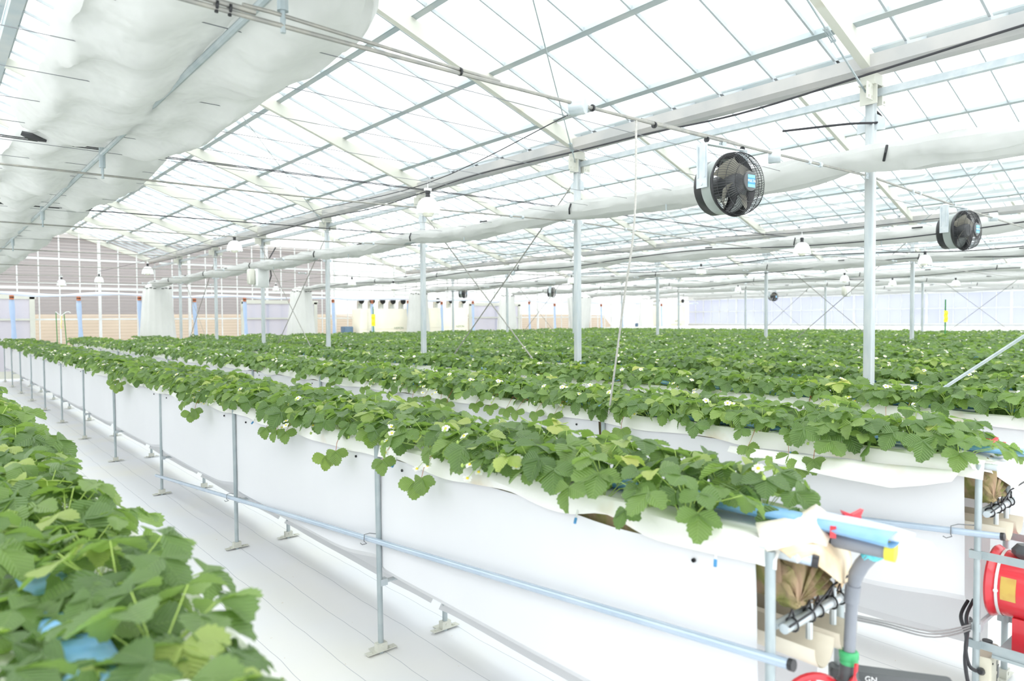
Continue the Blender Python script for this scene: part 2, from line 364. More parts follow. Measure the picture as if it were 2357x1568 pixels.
# gable wall
wb = bpy.data.objects.new('wall_back', None); COL.objects.link(wb); struct(wb, 'glazed gable end wall with pale framing, seen at far left and centre', 'wall')
yw = Y1+.02
g = MB()
for bay in range(4):
    xl = X0+9*bay
    g.add([(xl, yw, 0), (xl+9, yw, 0), (xl+9, yw, 3.45), (xl+4.5, yw, 3.45+SL*4.5), (xl, yw, 3.45)], [(0, 1, 2, 3, 4)])
g.build('glazing', M['glass_gable'], wb, False)
def roof_at(x):
    t = (x-X0) % 9; return 3.38+SL*(t if t < 4.5 else 9-t)
x = X0+.25; k = 0
while x < X1:
    big = (k % 5 == 0)
    q = MB(); w = .07 if big else .03; h = roof_at(x); q.box((0, 0, h/2), (w, w if big else .03, h)); q.build('mullion', M['white'], wb, False, (x, yw-.04, 0)); x += .49; k += 1
for z, w in ((1.6, .045), (2.48, .07), (2.62, .03), (.08, .12)):
    q = MB(); q.box(((X0+X1)/2, yw-.03, z), (X1-X0, .04, w)); q.build('rail', M['white'], wb, False)
for bay in range(4):
    xl = X0+9*bay
    q = MB(); q.box((xl+4.5, yw-.03, 3.3), (8.6, .04, .06)); q.build('rail', M['white'], wb, False)
for i, (xa, xb, zt) in enumerate(((.4, 2.38, 2.22), (7.95, 10.6, 2.15), (17.2, 20.0, 2.15))):
    dr = bpy.data.objects.new('door_%d' % (i+1), None); COL.objects.link(dr); struct(dr, 'white framed translucent sliding door in the gable wall, '+['far left', 'behind the fifth column', 'right of the cream heaters'][i], 'door')
    q = MB(); w = xb-xa
    for xx in (xa+.05, xb-.09): q.box((xx, yw-.1, zt/2), (.12, .05, zt))
    q.box(((xa+xb)/2, yw-.1, zt), (w, .05, .12)); q.box(((xa+xb)/2, yw-.1, 1.6), (w, .04, .05)); q.box(((xa+xb)/2, yw-.1, .1), (w, .05, .2))
    q.build('door_frame', M['cream'], dr, False)
    q = MB(); q.box(((xa+xb)/2, yw-.09, zt/2), (w-.1, .01, zt-.1)); q.build('door_panel', M['glass_door'], dr, False)

wr = bpy.data.objects.new('wall_right', None); COL.objects.link(wr); struct(wr, 'translucent lilac-white side wall with vertical framing along the right', 'wall')
g = MB(); g.box((X1+.03, (Y0+Y1)/2, 1.8), (.01, LY, 1.5)); g.build('glazing', M['glass_side'], wr, False)
g = MB(); g.box((X1, (Y0+Y1)/2, .6), (.06, LY, 1.2)); g.build('skirt', M['white'], wr, False)
g = MB(); g.box((X1, (Y0+Y1)/2, 2.95), (.05, LY, .85)); g.build('upper_screen', M['bag'], wr, False)
y = Y0; k = 0
while y < Y1:
    q = MB(); big = k % 6 == 0; q.box((X1-.03, y, 1.85), (.06, .1 if big else .03, 1.3)); q.build('mullion', M['white'], wr, False); y += .5; k += 1
for z in (1.2, 1.85, 2.5):
    q = MB(); q.box((X1-.04, (Y0+Y1)/2, z), (.05, LY, .05)); q.build('rail', M['white'], wr, False)

# outside, seen through the gable glazing
g = MB(); g.add([(-60, Y1+.1, -.05), (80, Y1+.1, -.05), (80, 90, -.05), (-60, 90, -.05)], [(0, 1, 2, 3)])
tag(g.build('bare_ground', M['earth'], None, False), 'brown earth outside, seen blurred through the gable glazing', 'ground', None, 'structure')
g = MB(); g.grid(lambda u, v: (-30+60*u, 26.0+(1.4*v), 1.72*v**.8+.05*fib(u*40, v*3)), 60, 6); g.grid(lambda u, v: (-30+60*u, 27.4+4*v, 1.72+.1*v), 60, 2)
tag(g.build('earth_bank', M['earth'], None), 'tan earth bank seen blurred through the lower gable glazing', 'earth bank')
bd = thing('tone_backdrop', 'added grey ribbed building seen blurred through the upper left gable glazing', 'backdrop', (4, 33, 0))  # added only to give a grey tone behind the gable panes
g = MB(); g.box((-4.7, 3, 2.45), (33, 6, 4.9)); g.build('backdrop_body', M['backdrop_ribs'], bd, False)
g = MB(); g.box((-4.7, 3, 4.95), (33.4, 6.4, .2)); g.build('backdrop_edge', M['gutter'], bd, False)

# ------------------------------------------------------------------ columns
def col_mesh():
    b = MB(); b.bbox((0, 0, 1.6), (.062, .062, 3.2), .006)
    return b.mesh('shaft', [M['column']])
def bracket_mesh():
    b = MB()
    b.box((0, 0, 3.2), (.16, .12, .012)); b.box((-.045, 0, 3.13), (.012, .12, .14)); b.box((.045, 0, 3.13), (.012, .12, .14))
    b.box((-.11, -.034, 3.14), (.1, .006, .12)); b.box((.11, -.034, 3.14), (.1, .006, .12))
    for x in (-.13, -.08, .08, .13):
        for z in (3.1, 3.17): b.lathe([(0, -.008), (.009, -.006), (.009, 0)], 8, (x, -.04, z), RX90)
    b.box((0, 0, 3.24), (.14, .1, .08))
    return b.mesh('head_bracket', [M['cream']], False)
def plate_mesh():
    b = MB()
    for s in (-1, 1):
        b.box((s*.055, 0, 2.545), (.05, .006, .045)); b.lathe([(0, -.007), (.011, -.005), (.011, .007), (0, .008)], 10, (s*.06, 0, 2.545), RX90)
        b.add([(0, s*.03, 3.0), (0, s*.1, 2.95), (0, s*.1, 2.87), (0, s*.03, 2.88)], [(0, 1, 2, 3)])
    return b.mesh('tie_plate', [M['galv_bright']])
cm, bm_, pm = col_mesh(), bracket_mesh(), plate_mesh()
ROWN = {1: 'the nearest column row', 2: 'the second column row', 3: 'the third column row', 0: 'the row left of the camera'}
cols = {}
for r, xg in ((1, 5.33), (2, 14.33), (3, 23.33)):
    ys = [y for y in COLS_Y if y > (1 if r == 1 else 4) and y < 23]
    for i, y in enumerate(ys):
        t = thing('steel_column', 'square galvanised steel column, %s from the right in %s' % (ORD[i], ROWN[r]), 'column', (xg, y, 0), 0, 'square steel columns')
        link('shaft', cm, t); link('head_bracket', bm_, t); link('tie_plate', pm, t)

# ------------------------------------------------------------------ tie rods across the bays
def rod_thing(y, bay, lab, r=.008):
    xl = X0+9*bay; xr = xl+9
    t = thing('tie_rod', lab, 'tie rod', (xl, y, 2.545), 0, 'tie rods across the spans')
    b = MB(); pts = []
    for i in range(19):
        u = i/18; pts.append((.1+8.8*u, 0, -.065*math.sin(PI*u)))
    b.tube(pts, r, 8); b.build('rod', M['rod'], t)
    for u in (.085, .915):
        q = MB(); xx = .1+8.8*u; z = -.065*math.sin(PI*u)
        for s in (-1, 1): q.tube([(xx-.07, 0, z+s*.014), (xx+.07, 0, z+s*.014)], .004, 6)
        for e in (-1, 1): q.lathe([(0, -.014), (.018, -.012), (.018, .012), (0, .014)], 8, (xx+e*.075, 0, z), RY90)
        q.build('turnbuckle', M['galv_bright'], t)
    return t
for i, y in enumerate([v for v in COLS_Y if 1 < v < 23]):
    for bay in (range(4) if y > 4 else range(3)):
        if bay == 3 and y < 8: continue
        t = rod_thing(y, bay, 'thin steel tie rod, %s from the front, across the %s roof span' % (ORD[i], ORD[bay]), .0085 if i == 0 else .007)
        if i == 0 and bay == 0:
            q = MB()   # thinner service pipe strapped above the rod
            q.tube([(4.5, 0, -.045), (4.2, -.01, -.046), (3.4, 0, -.041), (2.0, 0, -.022), (.3, 0, .010)], .010, 8)
            q.tube([(4.46, 0, -.032), (4.55, 0, -.030), (5.0, 0, -.042), (5.5, .0, -.050)], .007, 8)
            q.tube([(6.4, 0, -.042), (6.9, 0, -.032), (7.1, .0, -.026), (7.3, 0, -.03)], .005, 8)
            q.build('service_pipe', M['rod'], t)
            for xx in (4.38, 4.42, 5.3, 6.05, 6.5, 6.95, 7.3):
                q = MB(); q.tube([(xx, 0, -.078+.01*(xx > 4.6)), (xx+.002, 0, -.058+.012*(xx > 4.6))], .018, 8, rad=[.006, .006]); q.tube([(xx-.004, 0, -.055), (xx+.004, 0, -.055)], .0165, 10); q.build('strap', M['black'], t)
# round galvanised drums threaded on the rods
def drum(x, y, z, lab, r=.046):
    b = MB(); Mx = Matrix.Rotation(PI/2+.0, 3, 'Y')
    R = Matrix.Rotation(math.radians(-62), 3, 'Z') @ RY90
    b.lathe([(0, -.036), (r*.96, -.036), (r, -.032), (r, .030), (r*.97, .035), (0, .036)], 28, (0, 0, 0), R)
    o = b.build('junction_box', [M['galv_bright']], None, True, (x, y, z)); tag(o, lab, 'junction box', 'round junction boxes on the tie rods'); return o
drum(2.285, 2.24, 2.487, 'round galvanised junction box on the front tie rod, left of the fan')
drum(3.985, 2.24, 2.50, 'round galvanised junction box on the front tie rod, right of the nearest fan', .042)
drum(8.13, 2.24, 2.50, 'round galvanised junction box beside the fan at far right', .042)
drum(9.5, 11.24, 2.49, 'small round junction box hanging above the middle beds', .05)

# braces
def rodline(name, pts, r, mt, lab, cat, group=None, n=6, tb=None):
    b = MB(); b.tube(pts, r, n)
    if tb:
        a, c = Vector(pts[0]), Vector(pts[-1]); d = (c-a).normalized(); m = a+(c-a)*tb
        sd = d.cross(Vector((0, 0, 1))).normalized()*.014
        for s in (-1, 1): b.tube([m-d*.07+sd*s, m+d*.07+sd*s], .004, 6)
        for e in (-1, 1): b.tube([m+d*(e*.07)-sd*1.3, m+d*(e*.07)+sd*1.3], .008, 6)
    o = b.build(name, mt); return tag(o, lab, cat, group)
for (xg, ya, nm) in ((5.33, 5.24, 'between the two middle columns of the nearest row'), (5.33, 17.24, 'between two far columns of the nearest row'), (5.33, 11.24, 'beside the fourth column of the nearest row'),
                     (14.33, 5.24, 'between the first two columns of the second row'), (14.33, 14.24, 'farther back in the second column row'), (23.33, 5.24, 'between the first columns of the third row'), (23.33, 11.24, 'midway along the third column row')):
    rodline('brace_rod', [(xg+.02, ya+.04, 3.0), (xg+.02, ya+2.96, .5)], .0075, M['rod'], 'diagonal steel brace falling to the left, '+nm, 'brace', 'diagonal wind braces')
    rodline('brace_rod', [(xg-.02, ya+.04, .5), (xg-.02, ya+2.96, 3.0)], .0075, M['rod'], 'diagonal steel brace falling to the right, '+nm, 'brace', 'diagonal wind braces')
rodline('brace_rod', [(5.31, 2.2, .66), (5.31, -.72, 3.0)], .011, M['galv_bright'], 'thick diagonal steel brace rising off the right edge of the photo', 'brace', 'diagonal wind braces', tb=.08)
# roof bracing rods with turnbuckles
rodline('roof_brace_rod', [(5.26, 5.2, 3.16), (2.9, 3.4, 4.0)], .006, M['galv'], 'diagonal roof brace rod with turnbuckle above the left junction box', 'brace', tb=.1)
rodline('roof_brace_rod', [(5.24, 2.24, 3.14), (2.2, 2.0, 4.15)], .007, M['galv'], 'diagonal roof brace rod with turnbuckle meeting the nearest column head', 'brace', tb=.22)
rodline('roof_brace_rod', [(5.40, 2.24, 2.93), (9.6, 4.6, 4.7)], .006, M['galv'], 'roof brace rod rising right from the nearest column plate', 'brace', tb=.1)
rodline('roof_brace_rod', [(5.26, 11.2, 3.16), (3.0, 8.6, 4.0)], .005, M['galv'], 'thin roof brace rod above the hanging lamps', 'brace', tb=.1)
rodline('roof_brace_rod', [(14.28, 5.2, 3.16), (11.5, 2.6, 4.2)], .006, M['galv'], 'roof brace rod behind the far right fan', 'brace', tb=.1)
rodline('roof_brace_rod', [(14.28, 8.2, 3.16), (12.0, 10.6, 4.1)], .006, M['galv'], 'roof brace rod left of the second row columns', 'brace', tb=.1)

# support wires across the spans
wm = MB(); wm.tube([(0, 0, 0), (9, 0, -.015), (18, 0, 0), (27, 0, -.015), (36, 0, 0)], .0022, 4)
wme = wm.mesh('support_wire', [M['wire']])
k = 0; y = 2.75
while y < 23:
    o = link('support_wire', wme, None, (X0, y, 2.64))
    tag(o, 'thin steel support wire stretched across the greenhouse under the roof, one of many', 'wire', 'support wires for the screens'); y += .5 if y < 8 else 1.0
for k, y in enumerate((5.30, 5.34, 8.3, 8.34, 11.3)):
    rodline('control_wire', [(X0, y, 2.70), (.83, y, 2.665), (5.3, y, 2.70), (14.3, y, 2.72)], .0035, M['cable'], 'darker pull wire beside the %s tie rod' % ('second' if y < 6 else 'third' if y < 9 else 'fourth'), 'wire', 'dark pull wires', 5)

# ------------------------------------------------------------------ rolled thermal screens
def screen(xc, zc, hw, hh_, label, ya=-1.5, yb=22.3, big=False, idx=0):
    t = thing('rolled_screen', label, 'thermal screen', (xc, 0, zc), 0, 'gathered thermal screens under the roof')
    def rr(u, v):
        y = ya+(yb-ya)*v
        ph = ((y-2.24) % 3)/3; pin = abs(2*ph-1)**8
        sag = math.sin(PI*ph)
        a = 2*PI*u
        w = hw*(1-.30*pin+.06*fib(y*.9, idx)); h = hh_*(1-.35*pin)*(1+.25*fib(y*.7, idx+9))
        c, s = math.cos(a), math.sin(a)
        cx = math.copysign(abs(c)**(.8), c)*w; cz = math.copysign(abs(s)**(.9), s)*h-(.04 if not big else .02)*sag
        if big and s < 0: cz += .05*math.exp(-(cx/.10)**2)+ .035*pin
        sc = 1 if big else .55
        nn = fib(y*3.2+u*5, u*9+idx)*.05+fib(y*9, u*14+idx)*.012+ .022*math.sin(a*7+4*fib(y*.8, idx))*(.5+.5*abs(s))
        return (cx*(1+nn*1.2), y, cz+nn*sc*1.1)
    b = MB(); n = int((yb-ya)/(.06 if big else .14))
    b.grid(rr, 56 if big else 22, n, closed=True); b.build('screen_cloth', M['curtain'], t)
    q = MB(); zz = -hh_+.028 if big else -hh_*.7
    q.tube([(0, ya, zz), (0, yb, zz)], .015 if big else .011, 8); q.build('drive_pipe', M['galv'], t)
    y = 2.24
    while y < yb:
        if big:
            q = MB(); q.tube([(0, y, zz-.16), (0, y, zz-.05)], .009, 6); q.tube([(0, y, zz-.09), (0, y, zz+.04)], .019, 8)
            q.build('pipe_hanger', M['galv'], t)
            for s in ((-1, 1) if y > 3 else ()):
                q = MB(); q.tube([(s*hw*.86, y+.03, -.03), (s*hw*.76, y+.03, -.045), (s*hw*.60, y+.03, -.06)], .02, 6, rad=[.014, .024, .008]); q.build('screen_clip', M['black'], t)
        else:
            q = MB(); q.tube([(-hw*.9, y-.25, hh_*.5), (-hw*1.05, y-.25, -.01), (-hw*.9, y-.23, -hh_*.7)], .009, 6); q.build('screen_clip', M['black'], t)
            q = MB(); q.tube([(-hw*1.0, y+1.1, .02), (-hw*1.02, y+1.22, .02)], .009, 6); q.build('screen_clip', M['black'], t)
            q = MB(); q.tube([(-hw*.7, y+1.6, zz-.11), (-hw*.7, y+1.6, zz+.02)], .006, 6); q.build('pipe_hanger', M['galv'], t)
        y += 3
    return t
screen(.92, 2.72, .50, .13, 'big baggy white screen gathered round its pipe at upper left', -2.5, 22.3, True, 1)
screen(5.12, 2.63, .15, .085, 'long white rolled screen passing in front of the nearest columns', idx=2)
for i, xs in enumerate((9.6, 14.1, 18.6, 23.1, 27.6, 31.6)):
    screen(xs, 2.62 if i else 2.60, .17, .085, 'long white rolled screen, %s one beyond the nearest column row' % ORD[i], 1.2 if i < 1 else 2.6, idx=3+i)

# black cables
def cable(pts, r, lab, mt='cable', group=None, nm='power_cable', cat='cable'):
    b = MB(); P = [Vector(p) for p in pts]; out = []
    for i in range(len(P)-1):
        for k in range(6):
            t = k/6; p0 = P[max(i-1, 0)]; p1 = P[i]; p2 = P[i+1]; p3 = P[min(i+2, len(P)-1)]
            out.append(.5*((2*p1)+(-p0+p2)*t+(2*p0-5*p1+4*p2-p3)*t*t+(-p0+3*p1-3*p2+p3)*t**3))
    out.append(P[-1]); b.tube(out, r, 6)
    return tag(b.build(nm, M[mt]), lab, cat, group)
cable([(5.2, .6, 3.32), (5.2, 1.3, 3.30), (5.2, 2.24, 3.25), (5.2, 3.25, 3.205), (5.2, 4.2, 3.24), (5.2, 5.1, 3.25), (5.2, 6.8, 3.285), (5.2, 8.2, 3.23), (5.2, 9.5, 3.20), (5.2, 11.2, 3.25), (5.2, 14.2, 3.22), (5.2, 17.2, 3.25), (5.2, 20.2, 3.22), (5.2, 23.1, 3.25)], .0085, 'black power cable tied along the valley gutter above the nearest columns')
cable([(5.45, 2.3, 3.1), (5.42, 2.2, 2.98), (5.33, 2.2, 2.93), (5.2, 2.35, 2.93), (5.1, 2.8, 2.955)], .009, 'short black cable looped behind the nearest column head')
for j, (xs, z) in enumerate(((9.42, 2.55), (11.9, 2.55), (13.95, 2.54), (18.4, 2.53))):
    pts = []; y = 2.0
    while y < 22: pts.append((xs, y, z+.05*math.sin(y*1.1+j)+.01*math.sin(y*3))); y += 1.5
    cable(pts, .008, 'sagging black cable strung below the %s rolled screens behind the columns' % ORD[j+1], group='sagging overhead cables')
# vertical rope to the second bed
cable([(2.69, 2.24, 2.49), (2.70, 2.26, 2.0), (2.78, 2.4, 1.6), (3.02, 2.72, .97)], .006, 'grey rope hanging from the front tie rod down to the second bed', 'rope', None, 'hanging_rope', 'rope')

# ------------------------------------------------------------------ hanging lamps
def make_lamp():
    t = thing('hanging_lamp', '', 'lamp')
    b = MB(); n = 48; prof = [(.018, .0), (.03, -.006), (.055, -.018), (.078, -.042), (.093, -.08), (.101, -.12), (.105, -.148)]
    vs = []; fs = []
    for k, (r, z) in enumerate(prof):
        for j in range(n):
            a = 2*PI*j/n; rr = r*(1+.035*math.cos(12*a)*(k/6)); zz = z-(.008*(math.cos(12*a) > .3) if k == 6 else 0); vs.append((rr*math.cos(a), rr*math.sin(a), zz))
    for i in range(len(prof)-1):
        for j in range(n): fs.append((i*n+j, i*n+(j+1) % n, (i+1)*n+(j+1) % n, (i+1)*n+j))
    b.add(vs, fs); b.build('lamp_shade', M['lamp_shade'], t)
    b = MB(); b.lathe([(0, .05), (.022, .05), (.024, .03), (.019, .028), (.021, 0), (.03, -.004), (.03, -.012), (0, -.012)], 16); b.build('socket', M['black'], t)
    b = MB(); b.lathe([(.014, -.012), (.02, -.06), (.045, -.12), (.05, -.145), (.036, -.168), (0, -.176)], 18); b.build('bulb', M['bulb'], t)
    b = MB(); b.box((0, 0, .064), (.06, .03, .022)); b.tube([(0, 0, .07), (0, 0, .13)], .004, 6); b.build('hanger', M['white'], t)
    return t
lamp0 = make_lamp()
L1 = [(3.37, 5.12, 2.585, 'white bell lamp hanging in front of the third column'), (3.37, 10.04, 2.655, 'white bell lamp above the fifth column'), (3.37, 15.02, 2.60, 'white bell lamp above the big gathered white bag'),
      (3.37, 19.95, 2.66, 'white bell lamp between the first and second blue drop tubes, higher of two'), (2.62, 20.3, 2.575, 'small white bell lamp, the leftmost, beside the gable door'),
      (8.5, 4.4, 2.47, 'white bell lamp just left of the nearest column'), (12.4, 4.35, 2.52, 'white bell lamp right of the nearest column, below the far right fan'), (12.4, 8.6, 2.59, 'white bell lamp right of the second nearest column'),
      (13.4, 3.2, 2.42, 'white bell lamp cut by the right edge of the photo'), (8.5, 8.35, 2.62, 'pale bell lamp just right of the second nearest column'), (8.5, 16.5, 2.58, 'small white bell lamp right of the fourth column'),
      (8.6, 14.6, 2.40, 'small white bell lamp above the cream heaters'), (8.5, 21.6, 2.62, 'tiny white bell lamp beside the far white control box'), (12.4, 12.4, 2.56, 'small white bell lamp over the middle of the beds'),
      (20.0, 6.3, 2.44, 'small white bell lamp near the right side wall, left of the yellow trap'), (21.0, 8.2, 2.56, 'small pale bell lamp beside the third row of columns'), (21.0, 13.1, 2.57, 'tiny pale bell lamp before the far right corner'), (16.5, 7.5, 2.5, 'small white bell lamp between second and third column rows')]
for i, (x, y, z, lab) in enumerate(L1):
    o = lamp0 if i == 0 else copy_tree(lamp0)
    o.location = (x, y, z); o.rotation_euler = (0, 0, i*.7); o['label'] = lab; o['group'] = 'white bell lamps'
    c = MB()
cable([(3.37, 3.4, 2.9), (3.36, 5.12, 2.70), (3.4, 7.5, 2.76), (3.36, 10.04, 2.77), (3.37, 15.02, 2.72), (3.37, 19.95, 2.78)], .004, 'thin cable linking the row of bell lamps over the front beds')

cable([(12.4, 2.3, 2.7), (12.4, 4.35, 2.64), (12.4, 6.4, 2.72), (12.4, 8.6, 2.71), (12.4, 12.4, 2.68), (12.4, 17, 2.72)], .004, 'thin cable linking the bell lamps over the middle beds')
cable([(8.5, 2.3, 2.6), (8.5, 4.4, 2.59), (8.5, 8.35, 2.74), (8.6, 14.6, 2.52), (8.5, 16.5, 2.70), (8.5, 21.6, 2.74)], .004, 'thin cable linking the bell lamps just beyond the nearest columns')
# ------------------------------------------------------------------ circulation fans
def make_fan():
    t = thing('circulation_fan', '', 'fan')   # faces -Y, centre at origin, rim plane y = 0
    R = .172
    def lat(prof, n=40): # prof of (radius, y)
        b = MB(); b.lathe([(r, y) for r, y in prof], n, (0, 0, 0), Matrix(((1, 0, 0), (0, 0, 1), (0, 1, 0)))); return b
    lat([(R*.80, .150), (R*.86, .150), (R*.88, .145), (R*.88, .095), (R*.84, .095)]).build('rear_ring', M['black'], t)
    lat([(R*.875, .096), (R*.885, .094), (R*.90, .03), (R*.90, .028), (R*.86, .03), (R*.86, .096)]).build('housing', M['sun_grey'], t)
    lat([(R*.88, .03), (R*1.0, .008), (R*1.02, 0), (R*1.0, -.008), (R*.93, .0), (R*.86, .028)]).build('rim', M['black'], t)
    # wire guard
    b = MB(); n = 72; P = [(R, 0), (R*.995, -.03), (R*.96, -.062), (R*.86, -.088), (R*.6, -.104), (R*.33, -.112)]
    for j in range(n):
        a = 2*PI*j/n; b.tube([(r*math.cos(a), y, r*math.sin(a)) for r, y in P], .0016, 3, cap=False)
    for r, y in ((R*.99, -.035), (R*.90, -.082), (R*.62, -.104)):
        b.tube([(r*math.cos(2*PI*i/40), y, r*math.sin(2*PI*i/40)) for i in range(41)], .0017, 4, cap=False)
    b.build('wire_guard', M['black'], t)
    b = MB()   # rear guard
    for j in range(40):
        a = 2*PI*j/40; b.tube([(r*math.cos(a), y, r*math.sin(a)) for r, y in ((R*.86, .148), (R*.6, .160), (R*.2, .162))], .0012, 3, cap=False)
    for f_ in (.8, .6, .4): b.tube([(R*f_*math.cos(2*PI*i/32), .158, R*f_*math.sin(2*PI*i/32)) for i in range(33)], .0014, 4, cap=False)
    b.build('rear_guard', M['black'], t)
    h = lat([(0, -.121), (.044, -.121), (.052, -.117), (.053, -.106), (.05, -.10), (0, -.10)], 28).build('hub_cap', M['dark_grey'], t)
    b = MB(); b.box((0, -.1220, .0), (.056, .0015, .066), 0); b.box((0, -.1228, .0), (.056, .0012, .034), 1)
    lb = b.build('name_plate', [M['label_blue'], M['label_dark']], h, False)
    tx = text_mesh('FULTA', .021, M['letter']); o = bpy.data.objects.new('lettering', tx); COL.objects.link(o); o.parent = h; o.location = (0, -.1238, 0); o.rotation_euler = (PI/2, 0, 0)
    b = MB(); b.lathe([(0, -.05), (.05, -.05), (.06, -.03), (.062, .11), (.05, .14), (0, .145)], 20, (0, 0, 0), Matrix(((1, 0, 0), (0, 0, 1), (0, 1, 0)))); b.build('motor', M['dark_grey'], t)
    for k in range(4):
        a0 = k*PI/2+.5; b = MB()
        def bl(u, v, a0=a0):
            r = .05+(R*.83-.05)*v; a = a0+(u-.5)*(1.05-.1*v)+.3*v
            return (r*math.cos(a), -.045+.07*u, r*math.sin(a))
        b.grid(bl, 6, 6); b.build('blade', M['blade'], t)
    # hanging bracket plates each side and clamp bar
    b = MB()
    for s in (-1, 1):
        b.box((s*(R*.93+.004), .075, .10), (.006, .075, .24)); b.box((s*(R*.93+.008), .05, .12), (.012, .008, .17)); b.box((s*(R*.93+.008), .10, .12), (.012, .008, .17))
        b.lathe([(0, -.006), (.008, -.005), (.008, .006)], 8, (s*(R*.93+.008), .075, .0), RY90)
    b.box((0, .075, .222), (R*1.9, .03, .006))
    b.build('hanging_bracket', M['galv_bright'], t)
    b = MB(); b.box((0, .075, .235), (.03, .03, .022)); b.tube([(-.02, .075, .225), (-.02, .075, .27)], .003, 6); b.build('clamp', M['galv'], t)
    return t
fan0 = make_fan()
FANS = [(3.42, 2.165, 2.25, 8, 'black wire-caged circulation fan hanging left of the nearest column, the largest'), (7.03, 2.165, 2.275, 8, 'black wire-caged circulation fan hanging at the far right of the photo'),
        (14.75, 20.165, 2.45, -38, 'small distant black fan facing us, between third and fourth columns'), (16.25, 17.165, 2.42, -42, 'small distant black fan facing us, just left of the second nearest column'), (25.2, 14.165, 2.32, 15, 'tiny distant black fan seen side-on over the middle beds')]
for i, (x, y, z, a, lab) in enumerate(FANS):
    o = fan0 if i == 0 else copy_tree(fan0)
    o.location = (x, y, z); o.rotation_euler = (0, 0, math.radians(-a)); o['label'] = lab; o['group'] = 'circulation fans'

# control box and thermostat hanging near the fifth column
def control_box(x, y, z, lab, s=1.):
    t = thing('sensor_box', lab, 'control box', (x, y, z), 0, 'hanging white sensor boxes')
    b = MB(); b.bbox((0, 0, 0), (.26*s, .2*s, .36*s), .03*s); b.build('housing', M['white'], t)
    b = MB(); b.lathe([(.06*s, .18*s), (.07*s, .2*s), (.07*s, .22*s), (0, .225*s)], 16); b.build('cap', M['dark_grey'], t)
    b = MB(); b.tube([(.15*s, 0, -.1*s), (.2*s, 0, .05*s), (.17*s, 0, .4*s), (.3*s, 0, .62*s)], .012*s, 6); b.build('lead', M['cable'], t)
    b = MB(); b.bbox((-.2*s, 0, .02*s), (.12*s, .14*s, .3*s), .02*s); b.build('side_box', M['cream'], t)
    return t
control_box(5.1, 13.7, 2.36, 'white sensor box with black cable, hanging beside the fifth column')
control_box(19.5, 8.8, 2.22, 'cream sensor box hanging left of the third column row', .8)

# ------------------------------------------------------------------ far end: ducts, bags, heaters, stakes
t = thing('supply_duct', 'long sagging white poly duct strung across the gable end', 'duct', (0, 22.4, 0))
def dz(x): return 2.28+.028*math.cos((x-1)*2*PI/3.1)+.01*math.sin(x*1.7)
b = MB(); b.grid(lambda u, v: (-3+35*v, .05*math.cos(2*PI*u), dz(-3+35*v)+(.045+.012*math.sin(v*140))*math.sin(2*PI*u)), 10, 240, closed=True); b.build('duct_film', M['duct'], t)
x = -2.5
while x < 31:
    b = MB(); b.tube([(x, 0, dz(x)+.03), (x+.01, 0, 2.6)], .006, 5); b.build('hanging_string', M['white'], t); x += 3.1
pdm = MB()
def dropf(u, v):
    w = .055*(1+.15*math.sin(v*9)); a = 2*PI*u
    return (math.cos(a)*w+.04*v*math.sin(v*2.5), math.sin(a)*.018, -1.28*v)
pdm.grid(dropf, 8, 16, closed=True); pdm = pdm.mesh('tube_film', [M['drop']])
cmm = MB(); cmm.lathe([(.0, .0), (.05, 0), (.052, -.035), (.045, -.04), (.045, -.065), (.052, -.07), (.05, -.11), (0, -.11)], 12); cmm = cmm.mesh('orange_sleeve', [M['orange']])
ck = MB(); ck.lathe([(.047, -.04), (.054, -.042), (.054, -.063), (.047, -.065)], 12); ck = ck.mesh('black_clamp', [M['black']])
for k in range(19):
    x = 1.77+1.5*k
    if abs(((x-5.33) % 9)) < .25: continue
    t = thing('drop_tube', 'pale blue film tube with orange sleeve hanging at the gable end, %s from the left' % ORD[k], 'tube', (x, 22.32, dz(x)-.05), 0, 'blue drop tubes below the duct')
    link('tube_film', pdm, t, (0, 0, -.1)); link('orange_sleeve', cmm, t); link('black_clamp', ck, t)
def bag(x, lab, wt=.36, wb=.53, z0=.55, z1=2.6, lean=0.):
    t = thing('gathered_screen_bag', lab, 'screen bag', (x, 21.9, 0), 0, 'white gathered screen ends')
    def f(u, v):
        w = wb+(wt-wb)*v**.8; 
        if v > .93: w *= 1-.35*((v-.93)/.07)
        a = 2*PI*u; pl = 1+.03*math.sin(a*16)+.02*math.sin(a*9+v*3)
        return (math.cos(a)*w*pl+lean*v, math.sin(a)*w*.55*pl, z0+(z1-z0)*v)
    b = MB(); b.grid(f, 96, 14, closed=True); b.build('bag_cloth', M['bag'], t)
    b = MB()
    for i in range(9):
        a = PI+.35+i*.3
        if i == 4: continue
        b.box((math.cos(a)*wt*.99+lean, math.sin(a)*wt*.57, z1-.12-.02*(i % 2)), (.07, .02, .02))
    b.build('eyelet_slots', M['dark'], t, False)
    return t
bag(5.15, 'large white gathered screen bag standing left of the far columns')
bag(9.45, 'second white gathered screen bag, between the fourth and fifth columns', .33, .55)
bag(13.95, 'third white gathered screen bag, between the two cream heaters')
bag(18.2, 'fourth white gathered screen bag, behind the third column', .33, .56)
bag(22.4, 'fifth white screen bag, slumped beside the second nearest column', .7, .40)
bag(27.0, 'sixth white gathered screen bag, left of the far corner', .34, .56)

